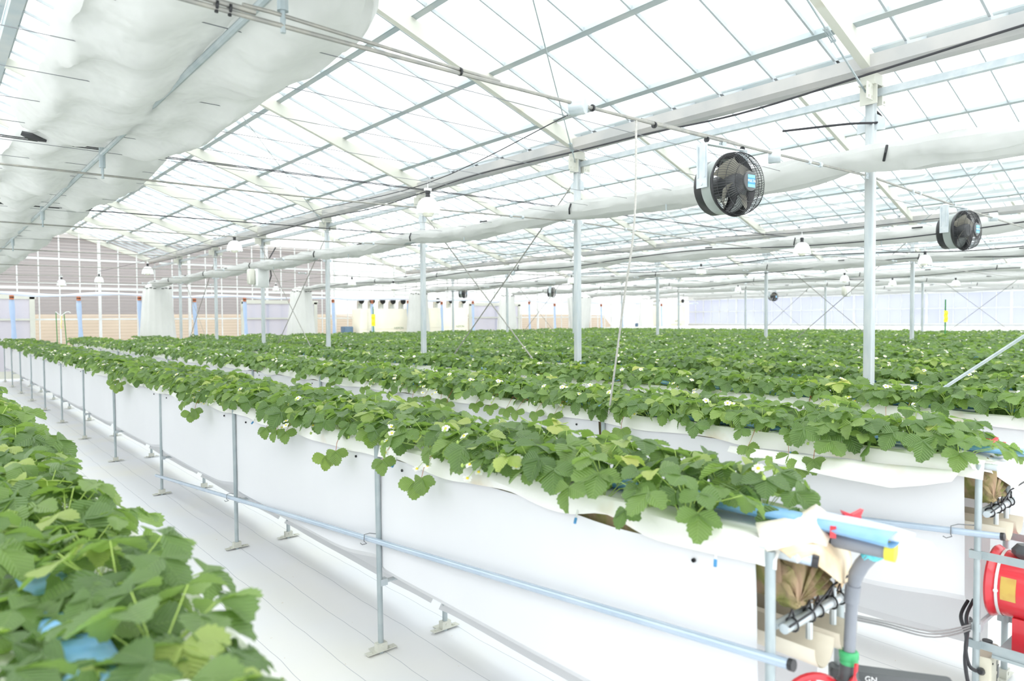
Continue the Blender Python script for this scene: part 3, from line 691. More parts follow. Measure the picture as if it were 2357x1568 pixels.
def heater(x0, w, h, npipe, lab, panel_x):
    t = thing('greenhouse_heater', lab, 'heater', (x0, 22.55, 0), 0, 'cream hot-air heaters')
    b = MB(); b.bbox((w/2, .3, h/2), (w, .6, h), .02); b.build('cabinet', M['heater'], t)
    b = MB(); b.box((w/2, -.003, h*.62), (w*.98, .006, .008)); b.box((.32, -.003, h*.5), (.008, .006, h*.9)); b.build('panel_seam', M['beige'], t, False)
    for i in range(npipe):
        xx = w*(.08+.86*i/(npipe-1)); p = MB()
        pts = [(xx, .3, h-.02), (xx, .3, h+.12), (xx-.02, .26, h+.24), (xx-.05, .14, h+.27), (xx-.08, .0, h+.275)]
        p.tube(pts, .105, 16, cap=False); o = p.build('outlet_duct', M['silver'], t)
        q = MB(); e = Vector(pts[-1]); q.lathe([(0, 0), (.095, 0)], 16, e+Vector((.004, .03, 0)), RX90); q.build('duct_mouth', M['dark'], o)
    tx = text_mesh('NEPON', .12, M['letter_green']); o = bpy.data.objects.new('lettering', tx); COL.objects.link(o); o.parent = t; o.location = (panel_x, -.004, h*.66-.06); o.rotation_euler = (PI/2, 0, 0)
    tx = text_mesh('ハウスカオンキ', .13, M['letter_green']); o = bpy.data.objects.new('lettering', tx); COL.objects.link(o); o.parent = t; o.location = (panel_x-.1, -.004, h*.66-.25); o.rotation_euler = (PI/2, 0, 0)
    return t
heater(11.9, 2.0, 1.93, 5, 'cream hot-air heater with five silver outlets, left of the third column', 1.6)
heater(14.55, 2.15, 1.98, 4, 'cream hot-air heater with four silver outlets, right of the third column', 1.75)
heater(28.7, 2.4, 2.15, 2, 'small distant cream heater in the far corner', 1.7)
bb = MB(); bb.bbox((0, 0, .65), (.35, .3, 1.3), .02); o = bb.build('blue_cabinet', M['cabinet_blue'], None, True, (11.55, 22.85, 0)); tag(o, 'dark blue cabinet at the left of the cream heaters', 'cabinet')
bb = MB(); bb.bbox((0, 0, .65), (.8, .3, 1.25), .02); o = bb.build('blue_cabinet', M['cabinet_blue'], None, True, (27.95, 22.9, 0)); tag(o, 'dark blue cabinet beside the small far corner heater', 'cabinet')

# stakes with a white tie, at far left, and sticky traps
t = thing('plant_stake_pair', 'two green stakes joined by white tape at the far left gable door', 'plant stakes', (2.72, 21.95, 0))
for x in (0, .24):
    b = MB(); b.tube([(x, 0, 0), (x-.03+.06*(x > 0)*-1, 0, 1.78)], .011, 6); b.build('stake', M['green_stake'], t)
b = MB(); b.tube([(-.04, 0, 1.80), (.02, -.01, 1.74), (.08, -.01, 1.69), (.15, -.01, 1.75), (.2, 0, 1.79), (.26, 0, 1.8), (.30, 0, 1.77)], .012, 6); b.build('white_tape', M['white'], t)
b = MB(); b.tube([(.08, -.01, 1.69), (.09, -.01, 1.55), (.07, -.01, 1.45), (.085, 0, 1.35)], .007, 5); b.build('yellow_string', M['tape_yellow'], t)
def trap(x, y, z, w, h, lab, top):
    t = thing('sticky_trap', lab, 'insect trap', (x, y, 0), 0, 'yellow sticky insect traps')
    b = MB(); b.tube([(0, 0, .9), (0, 0, top)], .015, 6); b.build('stake', M['green_stake'], t)
    R = Matrix.Rotation(math.radians(-30), 3, 'Z')
    b = MB(); b.grid(lambda u, v: tuple(R @ Vector(((u-.5)*w, -.02+.008*math.sin(v*14), 0))+Vector((0, 0, z-h/2+h*v))), 4, 16); b.build('trap_sheet', M['tape_yellow'], t)
trap(19.0, 6.2, 1.52, .11, .28, 'yellow sticky trap on a green stake, right background', 1.93)
trap(12.25, 22.2, 1.52, .13, .42, 'yellow sticky trap in front of the left cream heater', 2.0)

# ------------------------------------------------------------------ raised beds
BW = .33; BY0 = .88; SP = 1.92; NP = 12; BY1 = BY0+SP*(NP-1)
def bx(k): return .075+1.5*k
me_leg = MB().tube([(0, 0, .0), (0, 0, .5), (0, 0, .955)], .0125, 10).mesh('leg', [M['galv']])
_b = MB(); _b.box((0, 0, .012), (.15, .035, .003)); _b.box((0, 0, .03), (.05, .032, .035)); _b.tube([(.05, 0, .012), (.05, 0, .018)], .009, 8); _b.tube([(-.05, 0, .012), (-.05, 0, .018)], .009, 8)
_b.box((0, .04, .004), (.06, .05, .002)); _b.lathe([(0, .02), (.007, .019), (.007, .014)], 8, (0, 0, .032), RX90)
me_foot = _b.mesh('foot_plate', [M['cream']])
me_cross = MB().tube([(0, 0, 0), (BW, 0, 0)], .010, 8).mesh('cross_bar', [M['galv_bright']])
me_clamp = MB().box((0, 0, 0), (.034, .03, .03)).mesh('clamp', [M['galv_bright']], False)
def side_panel(seed, s):
    # s=-1 near side (left), +1 far side ; hangs between two legs
    b = MB(); L = SP-.035; zt = .905; zb = .40 if s < 0 else .13
    def f(u, v):
        y = .05+L*u; e = 1-v
        lip = .012*math.exp(-((u-1)/.03)**2)*v
        x = -.004+.010*math.sin(PI*v)*math.sin(PI*u)-.012*v+.006*fib(u*3+seed, v*2)+.035*v*math.exp(-(u/.10)**2)+lip
        z = zt+(zb-zt)*v-.006*v*math.sin(PI*u)-(.012*math.exp(-((u-.25)/.1)**2)*(1-v) if seed == 0 else 0)+.025*v*math.exp(-(u/.12)**2)
        return (x*(-s), y, z)
    b.grid(f, 24, 12)
    # bottom hem folded under
    def h(u, v):
        p = f(u, 1); return (p[0]+(-s)*(.016*v), p[1], p[2]-.025*v)
    b.grid(h, 24, 1)
    return b.mesh('side_panel', [M['panel']])
panels = {(-1, i): side_panel(i, -1) for i in range(3)}; panels.update({(1, i): side_panel(i+5, 1) for i in range(2)})
me_btn = MB().lathe([(0, .004), (.006, .003), (.006, -.003)], 8, (0, 0, 0), RY90).mesh('panel_button', [M['black']])
me_rail = MB().tube([(0, BY0-.06, 0), (0, BY1+.05, 0)], .0125, 10).mesh('top_rail', [M['galv_bright']])
def cover_mesh(seed, y0=BY0-.02, y1=BY1+.04, dy=.05, top=.955, notch=None):
    prof = [(-.024, None), (-.022, .935), (-.014, .958), (.0, .972), (.04, .966), (.10, .952), (.165, .948), (.23, .952), (.29, .966), (.33, .972), (.344, .958), (.352, .935), (.354, None)]
    b = MB(); n = int((y1-y0)/dy)
    def f(u, v):
        i = int(round(u*(len(prof)-1))); y = y0+(y1-y0)*v; x, z = prof[i]
        if z is None:
            z = .905+.022*fib(y*2.3, seed+i, 1)+.004*math.sin(y*7+seed)
            if i == 0 and notch: z += .045*math.exp(-((y-notch)/.13)**2)
            x += .012*fib(y*4, seed+2)
        z += .008*fib(y*5, i*1.3+seed)+(top-.955)
        x += .006*fib(y*4, i+seed+5)
        return (x, y, z)
    b.grid(f, len(prof)-1, n); return b.mesh('cover_sheet', [M['cloth']])
def liner_mesh():
    b = MB(); pr = [(.014, .95), (.03, .86), (.08, .80), (.165, .78), (.25, .80), (.30, .86), (.316, .95)]; n = 60
    def f(u, v):
        i = int(round(u*(len(pr)-1))); y = BY0-.005+(BY1-BY0)*v
        return (pr[i][0]+.008*fib(y*3, i), y, pr[i][1]+.012*fib(y*2.5, i+8))
    b.grid(f, len(pr)-1, n); return b.mesh('peat_liner', [M['moss']])
me_cover = [cover_mesh(1, notch=1.42), cover_mesh(5, dy=.07), cover_mesh(9, dy=.10)]
me_liner = liner_mesh()
_b = MB(); _b.grid(lambda u, v: (.018+.294*u, BY0+(BY1-BY0)*v, .946), 1, 10); me_soil = _b.mesh('growing_medium', [M['soil']])
def film_tube():
    b = MB(); y0, y1 = BY0-.20, BY1
    def f(u, v):
        y = y0+(y1-y0)*v; a = 2*PI*u
        w = .042*(1+.12*fib(y*3, 2)); h = .016*(1+.3*fib(y*4, 7))
        zc = .972+.012*math.sin(y*2.1)*.5+(.006 if y < 1.5 else 0)
        return (.185+.012*math.sin(y*1.3)+math.cos(a)*w, y, zc+math.sin(a)*h)
    b.grid(f, 12, 220, closed=True); return b.mesh('film_tube', [M['blue_tube']])
me_tube = film_tube()
def gut_mesh():
    b = MB()
    def f(u, v):
        a = PI+PI*u; return (math.cos(a)*.052, BY0-.07+(BY1-BY0+.1)*v, math.sin(a)*.06)
    b.grid(f, 12, 2)
    def g(u, v):
        a = PI+PI*u; return (math.cos(a)*.049, BY0-.07+(BY1-BY0+.1)*v, math.sin(a)*.057)
    b.grid(g, 12, 2); return b.mesh('drain_gutter', [M['beige']])
me_gut = gut_mesh()
def bunch_mesh():
    b = MB()
    def f(u, v):
        a = 2*PI*u; w = .14; x = .165+w*math.cos(a)*(1-.0*v)
        z = .87+.085*math.sin(a)-(.02 if math.sin(a) < 0 else 0)*abs(math.cos(a))
        k = 1-.95*v**2.5
        x = .06+(x-.06)*k+.012*fib(a*3, v*3, 1.3); z = .815+(z-.815)*k+.012*fib(a*4, v*4+3, 1.2)
        return (x, BY0+.02-.05*math.sin(v*PI/2)+.022*math.sin(a*9+1.5*math.sin(a*2))*min(1, v*3)*(1.15-v), z)
    b.grid(f, 60, 16, closed=True); return b.mesh('liner_end', [M['moss']])
me_bunch = bunch_mesh()
BN = {0: 'nearest bed, bottom left', 1: 'long front bed running to lower right', 2: 'second bed from the front', 3: 'third bed, before the nearest columns'}
def bed(k, planted=True, full=True):
    lab = {0: 'raised strawberry bed nearest the camera, filling the bottom left corner', 1: 'long white-sided raised strawberry bed ending at the grey valve pipes', 2: 'white-sided raised strawberry bed ending beside the red blower', 3: 'raised strawberry bed just in front of the nearest column row'}.get(k)
    if not lab: lab = ('raised strawberry bed, the %s one behind the nearest column row' % ORD[k-4]) if k < 10 else ('raised strawberry bed, the %s one behind the second column row' % ORD[k-10]) if planted else ('empty raised bed under white sheet, the %s one before the right wall' % ORD[k-16])
    t = thing('raised_bed', lab, 'planting bed', (bx(k), 0, 0 if planted else .15), 0, 'raised beds')
    for x, s in ((0, -1), (BW, 1)):
        link('top_rail', me_rail, t, (x, 0, .948))
        for i in range(NP):
            if full:
                lg = link('leg', me_leg, t, (x-(.012 if s < 0 else -.012), BY0+SP*i, 0 if planted else -.15)); link('foot_plate', me_foot, lg)
                lg.rotation_euler = (0, random.uniform(-.012, .012), 0)
            if i < NP-1 and full: link('side_panel', panels[(s, (0 if (k == 1 and i == 0) else 1+i % 2) if s < 0 else i % 2)], t, (x+(.002 if s < 0 else -.002), BY0+SP*i, 0))
            elif i < NP-1 and not full and i == 0:
                q = MB(); q.grid(lambda u, v: (0, BY0+(BY1-BY0)*u, .91-.5*v), 20, 3); link('side_panel', q.mesh('side_panel', [M['panel']]), t, (x, 0, 0))
            if i < NP-1 and s < 0 and k in (1, 2):
                for uu in (.12, .9): link('panel_button', me_btn, t, (-.006, BY0+SP*(i+uu), .868))
    if full:
        for i in range(NP):
            link('cross_bar', me_cross, t, (0, BY0+SP*i, .325)); link('cross_bar', me_cross, t, (0, BY0+SP*i, .765))
            link('rail_clamp', me_clamp, t, (.002, BY0+SP*i, .325))
    if k == 1: link('cover_sheet', me_cover[0], t)
    else: link('cover_sheet', me_cover[1 if k < 6 else 2], t)
    if k <= 3:
        link('peat_liner', me_liner, t); link('liner_end', me_bunch, t)
        link('drain_gutter', me_gut, t, (.115, 0, .71)); link('drain_gutter', me_gut, t, (.245, 0, .71))
    if planted: link('film_tube', me_tube, t, (0, 0, 0) if k else (-.095, 0, .022))
    return t
beds = {k: bed(k, True, k < 8) for k in range(16)}
for k in range(16, 21): beds[k] = bed(k, False, False)

def guard(k, pts, lab):
    t = thing('guard_pipe', lab, 'pipe', (0, 0, 0), 0, 'sloping guard pipes')
    b = MB(); b.tube(pts, .013, 12); b.build('pipe', M['guard_pipe'], t)
    a, c = Vector(pts[0]), Vector(pts[-1])
    b = MB(); d = (a-c).normalized(); b.tube([a, a+d*.012], .0145, 12); b.build('end_cap', M['black'], t)
    for i in range(1 if k == 1 else 0, 3):
        y = BY0+SP*i+.06; tt = (y-a.y)/(c.y-a.y); p = a+(c-a)*tt; b = MB()
        b.tube([p+Vector((.03, -.06, .03)), p+Vector((0, .0, .028)), p+Vector((-.016, .02, .02)), p+Vector((-.019, .02, -.01)), p+Vector((-.005, .02, -.024)), p+Vector((-.02, .035, -.03)), p+Vector((-.024, .045, -.024))], .0022, 5)
        b.build('wire_hook', M['wire'], t)
    return t
guard(1, [(1.545, .825, .70), (1.545, 6.75, .155)], 'shiny sloping pipe wired along the front of the long front bed')
guard(2, [(3.045, .80, .70), (3.045, 6.7, .155)], 'shiny sloping pipe wired along the second bed, above the grey cables')

# dressing of the near ends -------------------------------------------------
def patch(P, nu, nv, name, mt, parent, sub=4, rough=.004):
    b = MB(); P = [Vector(p) for p in P]
    def f(u, v):
        fu, fv = u*(nu-1), v*(nv-1); i, j = min(int(fu), nu-2), min(int(fv), nv-2); a, c = fu-i, fv-j
        a2 = a*a*(3-2*a)*.5+a*.5; c2 = c*c*(3-2*c)*.5+c*.5
        p = P[j*nu+i]*(1-a2)*(1-c2)+P[j*nu+i+1]*a2*(1-c2)+P[(j+1)*nu+i]*(1-a2)*c2+P[(j+1)*nu+i+1]*a2*c2
        n = fib(p.x*14+p.z*9, p.y*14, 1)*rough
        return p+Vector((n, n, n))
    b.grid(f, (nu-1)*sub, (nv-1)*sub); o = b.build(name, mt, parent)
    m = o.modifiers.new('thickness', 'SOLIDIFY'); m.thickness = .002; return o
t1 = thing('folded_bed_cover', 'tan-stained white cloth folded over the near end of the front bed', 'cloth')
patch([(1.64, .97, .985), (1.768, .93, .985), (1.842, .91, 1.012), (1.856, .87, .985), (1.537, .9, .988), (1.633, .87, .992), (1.715, .85, .990), (1.76, .83, .965), (1.504, .86, .967), (1.587, .84, .968), (1.644, .82, .970), (1.694, .81, .951)], 4, 3, 'white_flap', M['cloth_shaded'], t1)
patch([(1.545, .86, .966), (1.619, .84, .972), (1.70, .83, .966), (1.825, .84, .922), (1.93, .86, .884), (1.547, .835, .957), (1.582, .81, .965), (1.647, .8, .956), (1.77, .81, .904), (1.905, .84, .856), (1.575, .83, .935), (1.634, .81, .925), (1.662, .795, .90), (1.742, .80, .855), (1.886, .84, .80)], 5, 3, 'tan_fold', M['cloth_tan'], t1, 5, .009)
patch([(1.84, .87, .90), (1.90, .865, .88), (1.84, .85, .85), (1.905, .85, .83), (1.845, .86, .78), (1.875, .86, .77)], 2, 3, 'hanging_fold', M['cloth_tan'], t1, 6, .006)
patch([(1.90, .92, .945), (2.0, .86, .930), (2.06, .78, .915), (2.12, .72, .895), (1.91, .86, .93), (1.99, .82, .908), (2.04, .76, .895), (2.10, .70, .885), (1.915, .84, .905), (1.96, .79, .88), (2.0, .75, .875), (2.06, .70, .875)], 4, 3, 'white_tail', M['cloth_shaded'], t1)
t2 = thing('folded_bed_cover', 'white cloth draped over the near end of the second bed', 'cloth')
patch([(3.08, 1.05, .972), (3.22, 1.0, .975), (3.37, .92, .965), (3.50, .8, .93), (3.05, .92, .965), (3.18, .88, .955), (3.36, .84, .925), (3.53, .76, .81), (3.03, .89, .938), (3.14, .86, .915), (3.31, .82, .83), (3.55, .76, .70)], 4, 3, 'white_drape', M['cloth'], t2)
patch([(2.98, 1.9, .90), (3.0, 1.5, .905), (3.02, 1.15, .915), (3.03, .93, .925), (2.955, 1.9, .87), (2.95, 1.5, .845), (2.95, 1.15, .83), (3.0, .95, .885)], 4, 2, 'tan_hem', M['cloth'], t2)
for (x, y, z, r) in ((1.612, .805, .938, .014), ):
    b = MB(); b.tube([(1.575, .90, .948), (x, y, z)], r, 12); b.tube([(x, y, z), (x+.006, y-.014, z-.002)], r*1.08, 12, 1); b.build('rail_end', [M['guard_pipe'], M['black']], beds[1]).location = (-bx(1), 0, 0)

# irrigation riser with valve at the end of the front bed
t = thing('irrigation_riser', 'grey pvc riser with red valve lever and cyan coupling at the front bed end', 'pipe')
b = MB(); P = [(1.80, .80, .635), (1.80, .795, .75), (1.80, .79, .83), (1.80, .783, .865), (1.803, .770, .893), (1.806, .752, .918)]
b.tube(P, .0145, 14, rad=[.0145, .0145, .0145, .0185, .0185, .0185]); b.tube([(1.80, .795, .79), (1.80, .79, .835)], .0185, 14); b.tube([(1.772, .845, .952), (1.785, .78, .947), (1.800, .712, .944)], .0205, 14); b.build('pvc_pipe', M['grey_pvc'], t)
b = MB(); b.tube([(1.804, .760, .910), (1.808, .728, .944)], .0175, 14); b.tube([(1.815, .742, .910), (1.815, .722, .925)], .006, 8); b.build('coupling', M['cyan'], t)
b = MB(); b.tube([(1.800, .712, .946), (1.804, .690, .945)], .026, 18); b.build('end_plug', M['yellow'], t)
b = MB(); b.tube([(1.764, .875, .953), (1.774, .832, .950)], .0240, 14); b.build('black_sleeve', M['black'], t)
b = MB(); b.lathe([(.0, .0), (.021, 0), (.023, .006), (.021, .012), (.024, .016), (.024, .03), (.02, .034), (0, .034)], 18, (1.80, .80, .628)); b.build('union_ring', M['green_cap'], t)
b = MB(); b.tube([(1.80, .80, .632), (1.80, .80, .60), (1.80, .80, .54), (1.80, .80, .40), (1.80, .80, .02)], .02, 14, rad=[.021, .0235, .0235, .016, .016]); b.lathe([(.024, .0), (.029, .004), (.029, .02), (.024, .024)], 16, (1.80, .80, .565)); b.build('valve_body', M['dark_grey'], t)
b = MB(); b.grid(lambda u, v: (1.768+.008*v+.003*math.sin(v*6)+(u-.5)*.040*math.sin(PI*min(1, v*1.15+.15)), .775-.006*u, .53+.115*v), 4, 12); o = b.build('valve_lever', M['red'], t); m = o.modifiers.new('s', 'SOLIDIFY'); m.thickness = .012
def clip(x, y, z, rz, lab):
    b = MB(); R = Matrix.Rotation(rz, 3, 'Z')
    pts = [(-.030, .016), (-.022, .0), (-.026, -.016), (.026, -.016), (.022, .0), (.030, .016), (.016, .010), (.0, .004), (-.016, .010)]
    vs = [R @ Vector((p[0], -.007, p[1])) for p in pts]+[R @ Vector((p[0], .007, p[1])) for p in pts]; n = len(pts)
    b.add(vs, [tuple(range(n-1, -1, -1)), tuple(range(n, 2*n))]+[(i, (i+1) % n, (i+1) % n+n, i+n) for i in range(n)])
    o = b.build('tube_clip', M['red'], None, True, (x, y, z)); tag(o, lab, 'clip', 'red tube clips'); return o
clip(1.845, .815, 1.0, -.5, 'red plastic clip standing behind the blue tube at the front bed end'); clip(1.752, .822, .982, .5, 'red plastic clip above the black sleeve at the front bed end')
clip(3.30, .88, .995, -.5, 'red clip on the film tube at the second bed end, left one'); clip(3.37, .92, 1.0, -.3, 'red clip on the film tube at the second bed end, cut by the frame')
b = MB(); b.grid(lambda u, v: (1.80+.004*math.sin(v*3)+math.cos(2*PI*u)*.043, .90-.24*v, .988+math.sin(2*PI*u)*(.018*(1-.6*v**6))), 16, 14, closed=True); o = b.build('film_tube_end', M['duct'], None); tag(o, 'pale blue inflated film end tied over the grey pipe, front bed', 'tube')
# cable ties and black cords at the ends
for k, xo in ((1, bx(1)), (2, bx(2))):
    t = thing('cable_tie_set', 'black cable ties round the cross pipe at the end of the %s bed' % ('front' if k == 1 else 'second'), 'cable ties', (xo, 0, 0), 0, 'black cable ties')
    b = MB(); b.tube([(.0, .855, .765), (BW, .855, .765)], .0125, 12); b.build('cross_pipe', M['galv_bright'], t)
    for x in (.04, .125, .17, .245, .29):
        b = MB(); b.tube([(x+.002*math.sin(a*.8), .855+.017*math.cos(a*PI/6), .765+.017*math.sin(a*PI/6)) for a in range(13)], .0028, 6); b.tube([(x, .85, .782), (x-.02, .845, .81), (x-.045, .84, .80)], .003, 5); b.build('cable_tie', M['black'], t)
    b = MB(); b.tube([(.0, .84, .775), (.1, .835, .785), (.2, .83, .83), (.34, .80, .86), (.40, .80, .865)], .003, 5); b.build('cord', M['cable'], t)
    for x in (.115, .245):
        b = MB(); b.tube([(x+.02, .86, .70), (x+.02, .86, .80)], .009, 8); b.build('hanger_pin', M['galv_bright'], t)
# hose reel and conduit by the riser
t = thing('hose_reel', 'red wheel of a hose reel at the bottom, below the front bed end', 'hose reel', (1.735, .86, .512), math.radians(-35))
b = MB(); b.tube([(.082*math.cos(2*PI*i/32), 0, .082*math.sin(2*PI*i/32)) for i in range(33)], .010, 8); b.tube([(-.08, 0, 0), (.08, 0, 0)], .007, 6); b.tube([(0, 0, -.08), (0, 0, .08)], .007, 6); b.build('wheel', M['red'], t)
b = MB(); b.tube([(0, -.03, 0), (0, .04, 0)], .03, 14); b.build('hub', M['black'], t)
b = MB(); b.tube([(0, .02, 0), (0, .03, -.52)], .012, 8); b.build('stand', M['dark_grey'], t)
t = thing('black_conduit', 'black conduit bar with white letters at the bottom edge right of the valve', 'conduit', (1.93, .835, .537), math.radians(-58))
b = MB(); b.bbox((.08, 0, 0), (.30, .05, .045), .006); b.build('bar', M['dark_grey'], t)
b = MB(); b.box((.06, .0, -.27), (.03, .03, .5)); b.build('support', M['dark_grey'], t)
tx = text_mesh('GN', .020, M['letter'])
o = bpy.data.objects.new('lettering', tx); COL.objects.link(o); o.parent = t; o.location = (.03, -.0265, .008); o.rotation_euler = (PI/2, 0, 0)

# red blower, bars, switch box at the end of the second bed
t = thing('red_blower', 'red cylindrical duct blower at the near end of the second bed', 'blower', (3.245, .875, .468))
Ry = Matrix(((1, 0, 0), (0, 0, -1), (0, 1, 0)))
b = MB(); b.lathe([(.0, 0), (.118, 0), (.136, .002), (.140, .01), (.134, .022), (.126, .03), (.126, .40), (.136, .41), (.138, .42), (.12, .42), (.12, .05), (0, .05)], 40, (0, 0, 0), Ry); b.build('casing', M['red'], t)
b = MB(); b.lathe([(.1275, .036), (.129, .036), (.129, .046), (.1275, .046)], 40, (0, 0, 0), Ry); b.lathe([(0, -.006), (.008, -.004), (.008, .004), (0, .006)], 10, (-.128, -.041, .0), RY90); b.build('white_band', M['white'], t)
b = MB(); b.bbox((0, 0, 0), (.075, .16, .055), .02); o = b.build('motor_cover', M['dark_grey'], t, True, (-.03, -.15, .145))
b = MB(); b.tube([(-.04, 0, -.01), (-.05, -.005, -.03), (-.05, -.01, -.06)], .008, 8); b.build('plug', M['black'], o)
for fx in (-.06, .06):
    b = MB(); b.box((fx, -.11, -.17), (.05, .05, .13)); b.build('foot', M['red'], t, False)
b = MB(); b.grid(lambda u, v: tuple(Ry @ Vector((-.1275*math.cos((v-.5)*.7+.1), .1275*math.sin((v-.5)*.7+.1), .055+.05*u))), 4, 6); b.build('yellow_sticker', M['sticker'], t)
for z, nm in ((.607, 'upper'), (.26, 'lower')):
    for x, sd in ((3.068, 'left'), (3.425, 'right')):
        b = MB(); b.box((x, .60, z), (.005, .60, .03)); b.tube([(x-.004, .85, z), (x+.004, .85, z)], .006, 8); b.box((x-.006, .885, z), (.02, .04, .03))
        tag(b.build('support_bar', M['galv'], None), '%s flat grey bar on the %s side of the red blower' % (nm, sd), 'bar', 'flat bars at the second bed end')
b = MB(); b.box((3.25, .58, .228), (.36, .5, .012)); b.box((3.075, .58, .243), (.004, .5, .03)); b.box((3.25, .62, .115), (.03, .03, .225))
tag(b.build('blower_shelf', M['galv'], None, False), 'grey metal shelf under the red blower', 'shelf')
t = thing('switch_box', 'beige switch box with black glands on the second bed leg', 'electrical box', (3.15, .87, .0), math.radians(6))
b = MB(); b.bbox((0, 0, .115), (.17, .06, .20), .006); b.build('housing', M['box'], t)
b = MB(); b.box((.052, -.031, .12), (.022, .002, .05), 0); b.box((.03, -.031, .15), (.008, .002, .04)); b.box((.03, -.031, .09), (.008, .002, .05)); b.build('printed_marks', M['dark_grey'], t, False)
for (x, z) in ((-.06, .19), (-.06, .06), (.06, .19)):
    q = MB(); q.tube([(x, -.03, z), (x, -.033, z)], .004, 6); q.build('screw', M['dark'], t)
for z in (.165, .085):
    b = MB(); b.tube([(-.084, 0, z), (-.10, 0, z), (-.118, 0, z+.004)], .013, 10, rad=[.010, .015, .009]); b.build('cable_gland', M['black'], t)
b = MB(); b.tube([(.02, 0, .215), (.02, 0, .245)], .018, 12); b.build('top_gland', M['black'], t)
cable([(3.03, .87, .17), (2.99, .88, .20), (2.98, .89, .26), (3.03, .90, .31), (3.12, .93, .34), (3.2, .93, .38)], .007, 'upper black cable looping from the beige switch box', group='switch box cables')
cable([(3.03, .87, .09), (2.985, .88, .13), (2.975, .89, .22), (3.02, .90, .295), (3.12, .95, .33), (3.2, .95, .37)], .007, 'lower black cable looping from the beige switch box', group='switch box cables')
cable([(3.40, .55, .02), (3.37, .60, .15), (3.34, .66, .22), (3.36, .56, .26), (3.42, .50, .24)], .016, 'thick black hose below the blower shelf')
for i in range(3):
    cable([(1.92, .90+.006*i, .70-.007*i), (2.2, .87+.006*i, .60-.008*i), (2.6, .87, .45-.01*i), (3.08, .90, .325-.008*i), (3.16, .93, .30+.01*i), (3.19, .94, .25)], .0032, 'grey cable strung between the front and second beds, %s of three' % ('top', 'middle', 'bottom')[i], 'grey_cable', 'grey cables between beds')
# blue plant pegs on the bed edges
for k, y, i in ((1, 1.52, 0), (1, 1.02, 1), (1, 2.62, 2), (1, 4.3, 3), (2, 1.62, 4)):
    t = thing('marker_peg', 'white peg with blue tip, %s, %s bed edge' % (('beside the brown gap', 'nearest the bed end', 'before the first leg', 'far along', 'below the stained hem')[i], 'front' if k == 1 else 'second'), 'peg', (bx(k)-.04, y, .90), 0, 'blue tipped pegs')
    b = MB(); b.tube([(.05, .03, .045), (0, 0, 0)], .003, 6); b.build('stick', M['white'], t)
    b = MB(); b.tube([(0, 0, 0), (-.012, -.007, -.011)], .005, 6); b.build('blue_tip', M['label_dark'], t)

# ------------------------------------------------------------------ strawberry plants
rng = np.random.default_rng(11)
def leaflet_np(nu, nv, serr):
    V = []; UV = []
    for j in range(nv+1):
        v = j/nv
        w = .46*math.sin(PI*min(1, (v*.94+.03)))**.62*(.55+.62*v)*(1.12-.35*v**4)
        if j == 0: w = .05
        if j == nv: w = .12
        for i in range(nu+1):
            s = 2*i/nu-1; x = s*w; y = v
            if serr and abs(s) == 1: x *= 1+serr*(1 if j % 2 else -1); y += .025*(1 if j % 2 else -1)
            V.append((x, y, .0)); UV.append((.5+s*.5*w/.55, v))
    F = [(j*(nu+1)+i, j*(nu+1)+i+1, (j+1)*(nu+1)+i+1, (j+1)*(nu+1)+i) for j in range(nv) for i in range(nu)]
    return np.array(V), np.array(UV), np.array(F)
LN = leaflet_np(4, 13, .07); LF = leaflet_np(2, 3, 0); LMID = leaflet_np(2, 6, .05)
def rotm(ax, a):
    ax = np.array(ax, float); ax /= np.linalg.norm(ax); c, s = math.cos(a), math.sin(a); x, y, z = ax
    return np.array([[c+x*x*(1-c), x*y*(1-c)-z*s, x*z*(1-c)+y*s], [y*x*(1-c)+z*s, c+y*y*(1-c), y*z*(1-c)-x*s], [z*x*(1-c)-y*s, z*y*(1-c)+x*s, c+z*z*(1-c)]])
class NB:
    def __init__(s): s.V = []; s.UV = []; s.T = []; s.F = []; s.M = []; s.n = 0
    def add(s, V, UV, T, F, M):
        s.V.append(V); s.UV.append(UV); s.T.append(T); s.F.append(F+s.n); s.M.append(M); s.n += len(V)
    def cat(s): return np.concatenate(s.V), np.concatenate(s.UV), np.concatenate(s.T), np.concatenate(s.F), np.concatenate(s.M)
def np_mesh(name, V, UV, T, F, M_, mats):
    me = bpy.data.meshes.new(name); nF = len(F); me.vertices.add(len(V)); me.vertices.foreach_set('co', V.astype(np.float32).ravel())
    me.loops.add(nF*4); me.loops.foreach_set('vertex_index', F.astype(np.int32).ravel())
    me.polygons.add(nF); me.polygons.foreach_set('loop_start', np.arange(0, nF*4, 4, dtype=np.int32))
    try: me.polygons.foreach_set('loop_total', np.full(nF, 4, dtype=np.int32))
    except Exception: pass
    for m in mats: me.materials.append(m)
    me.polygons.foreach_set('material_index', M_.astype(np.int32)); me.polygons.foreach_set('use_smooth', np.ones(nF, dtype=bool))
    uvl = me.uv_layers.new(name='UVMap'); uvl.data.foreach_set('uv', UV[F.ravel()].astype(np.float32).ravel())
    a = me.attributes.new('tint', 'FLOAT', 'POINT'); a.data.foreach_set('value', T.astype(np.float32))
    me.update(calc_edges=True); me.validate(); return me
def tube_np(pts, r, n=4):
    b = MB(); b.tube(pts, r, n, cap=False); V = np.array([tuple(v) for v in b.v]); return V, np.array(b.f)
def add_leaflet(nb, L, pos, Rm, size, wid, fold, droop, tint, twist=0.):
    V, UV, F = L; P = V.copy(); x, y = P[:, 0]*size*wid, P[:, 1]*size
    rip = .0 if len(V) < 20 else .05
    z = fold*np.abs(x)-droop*(P[:, 1]**2)*size+rip*size*.25*np.sin(P[:, 1]*16)*np.abs(P[:, 0])*2
    Q = np.stack([x, y, z], 1) @ Rm.T+pos
    nb.add(Q, UV, np.full(len(V), tint), F, np.zeros(len(F)))
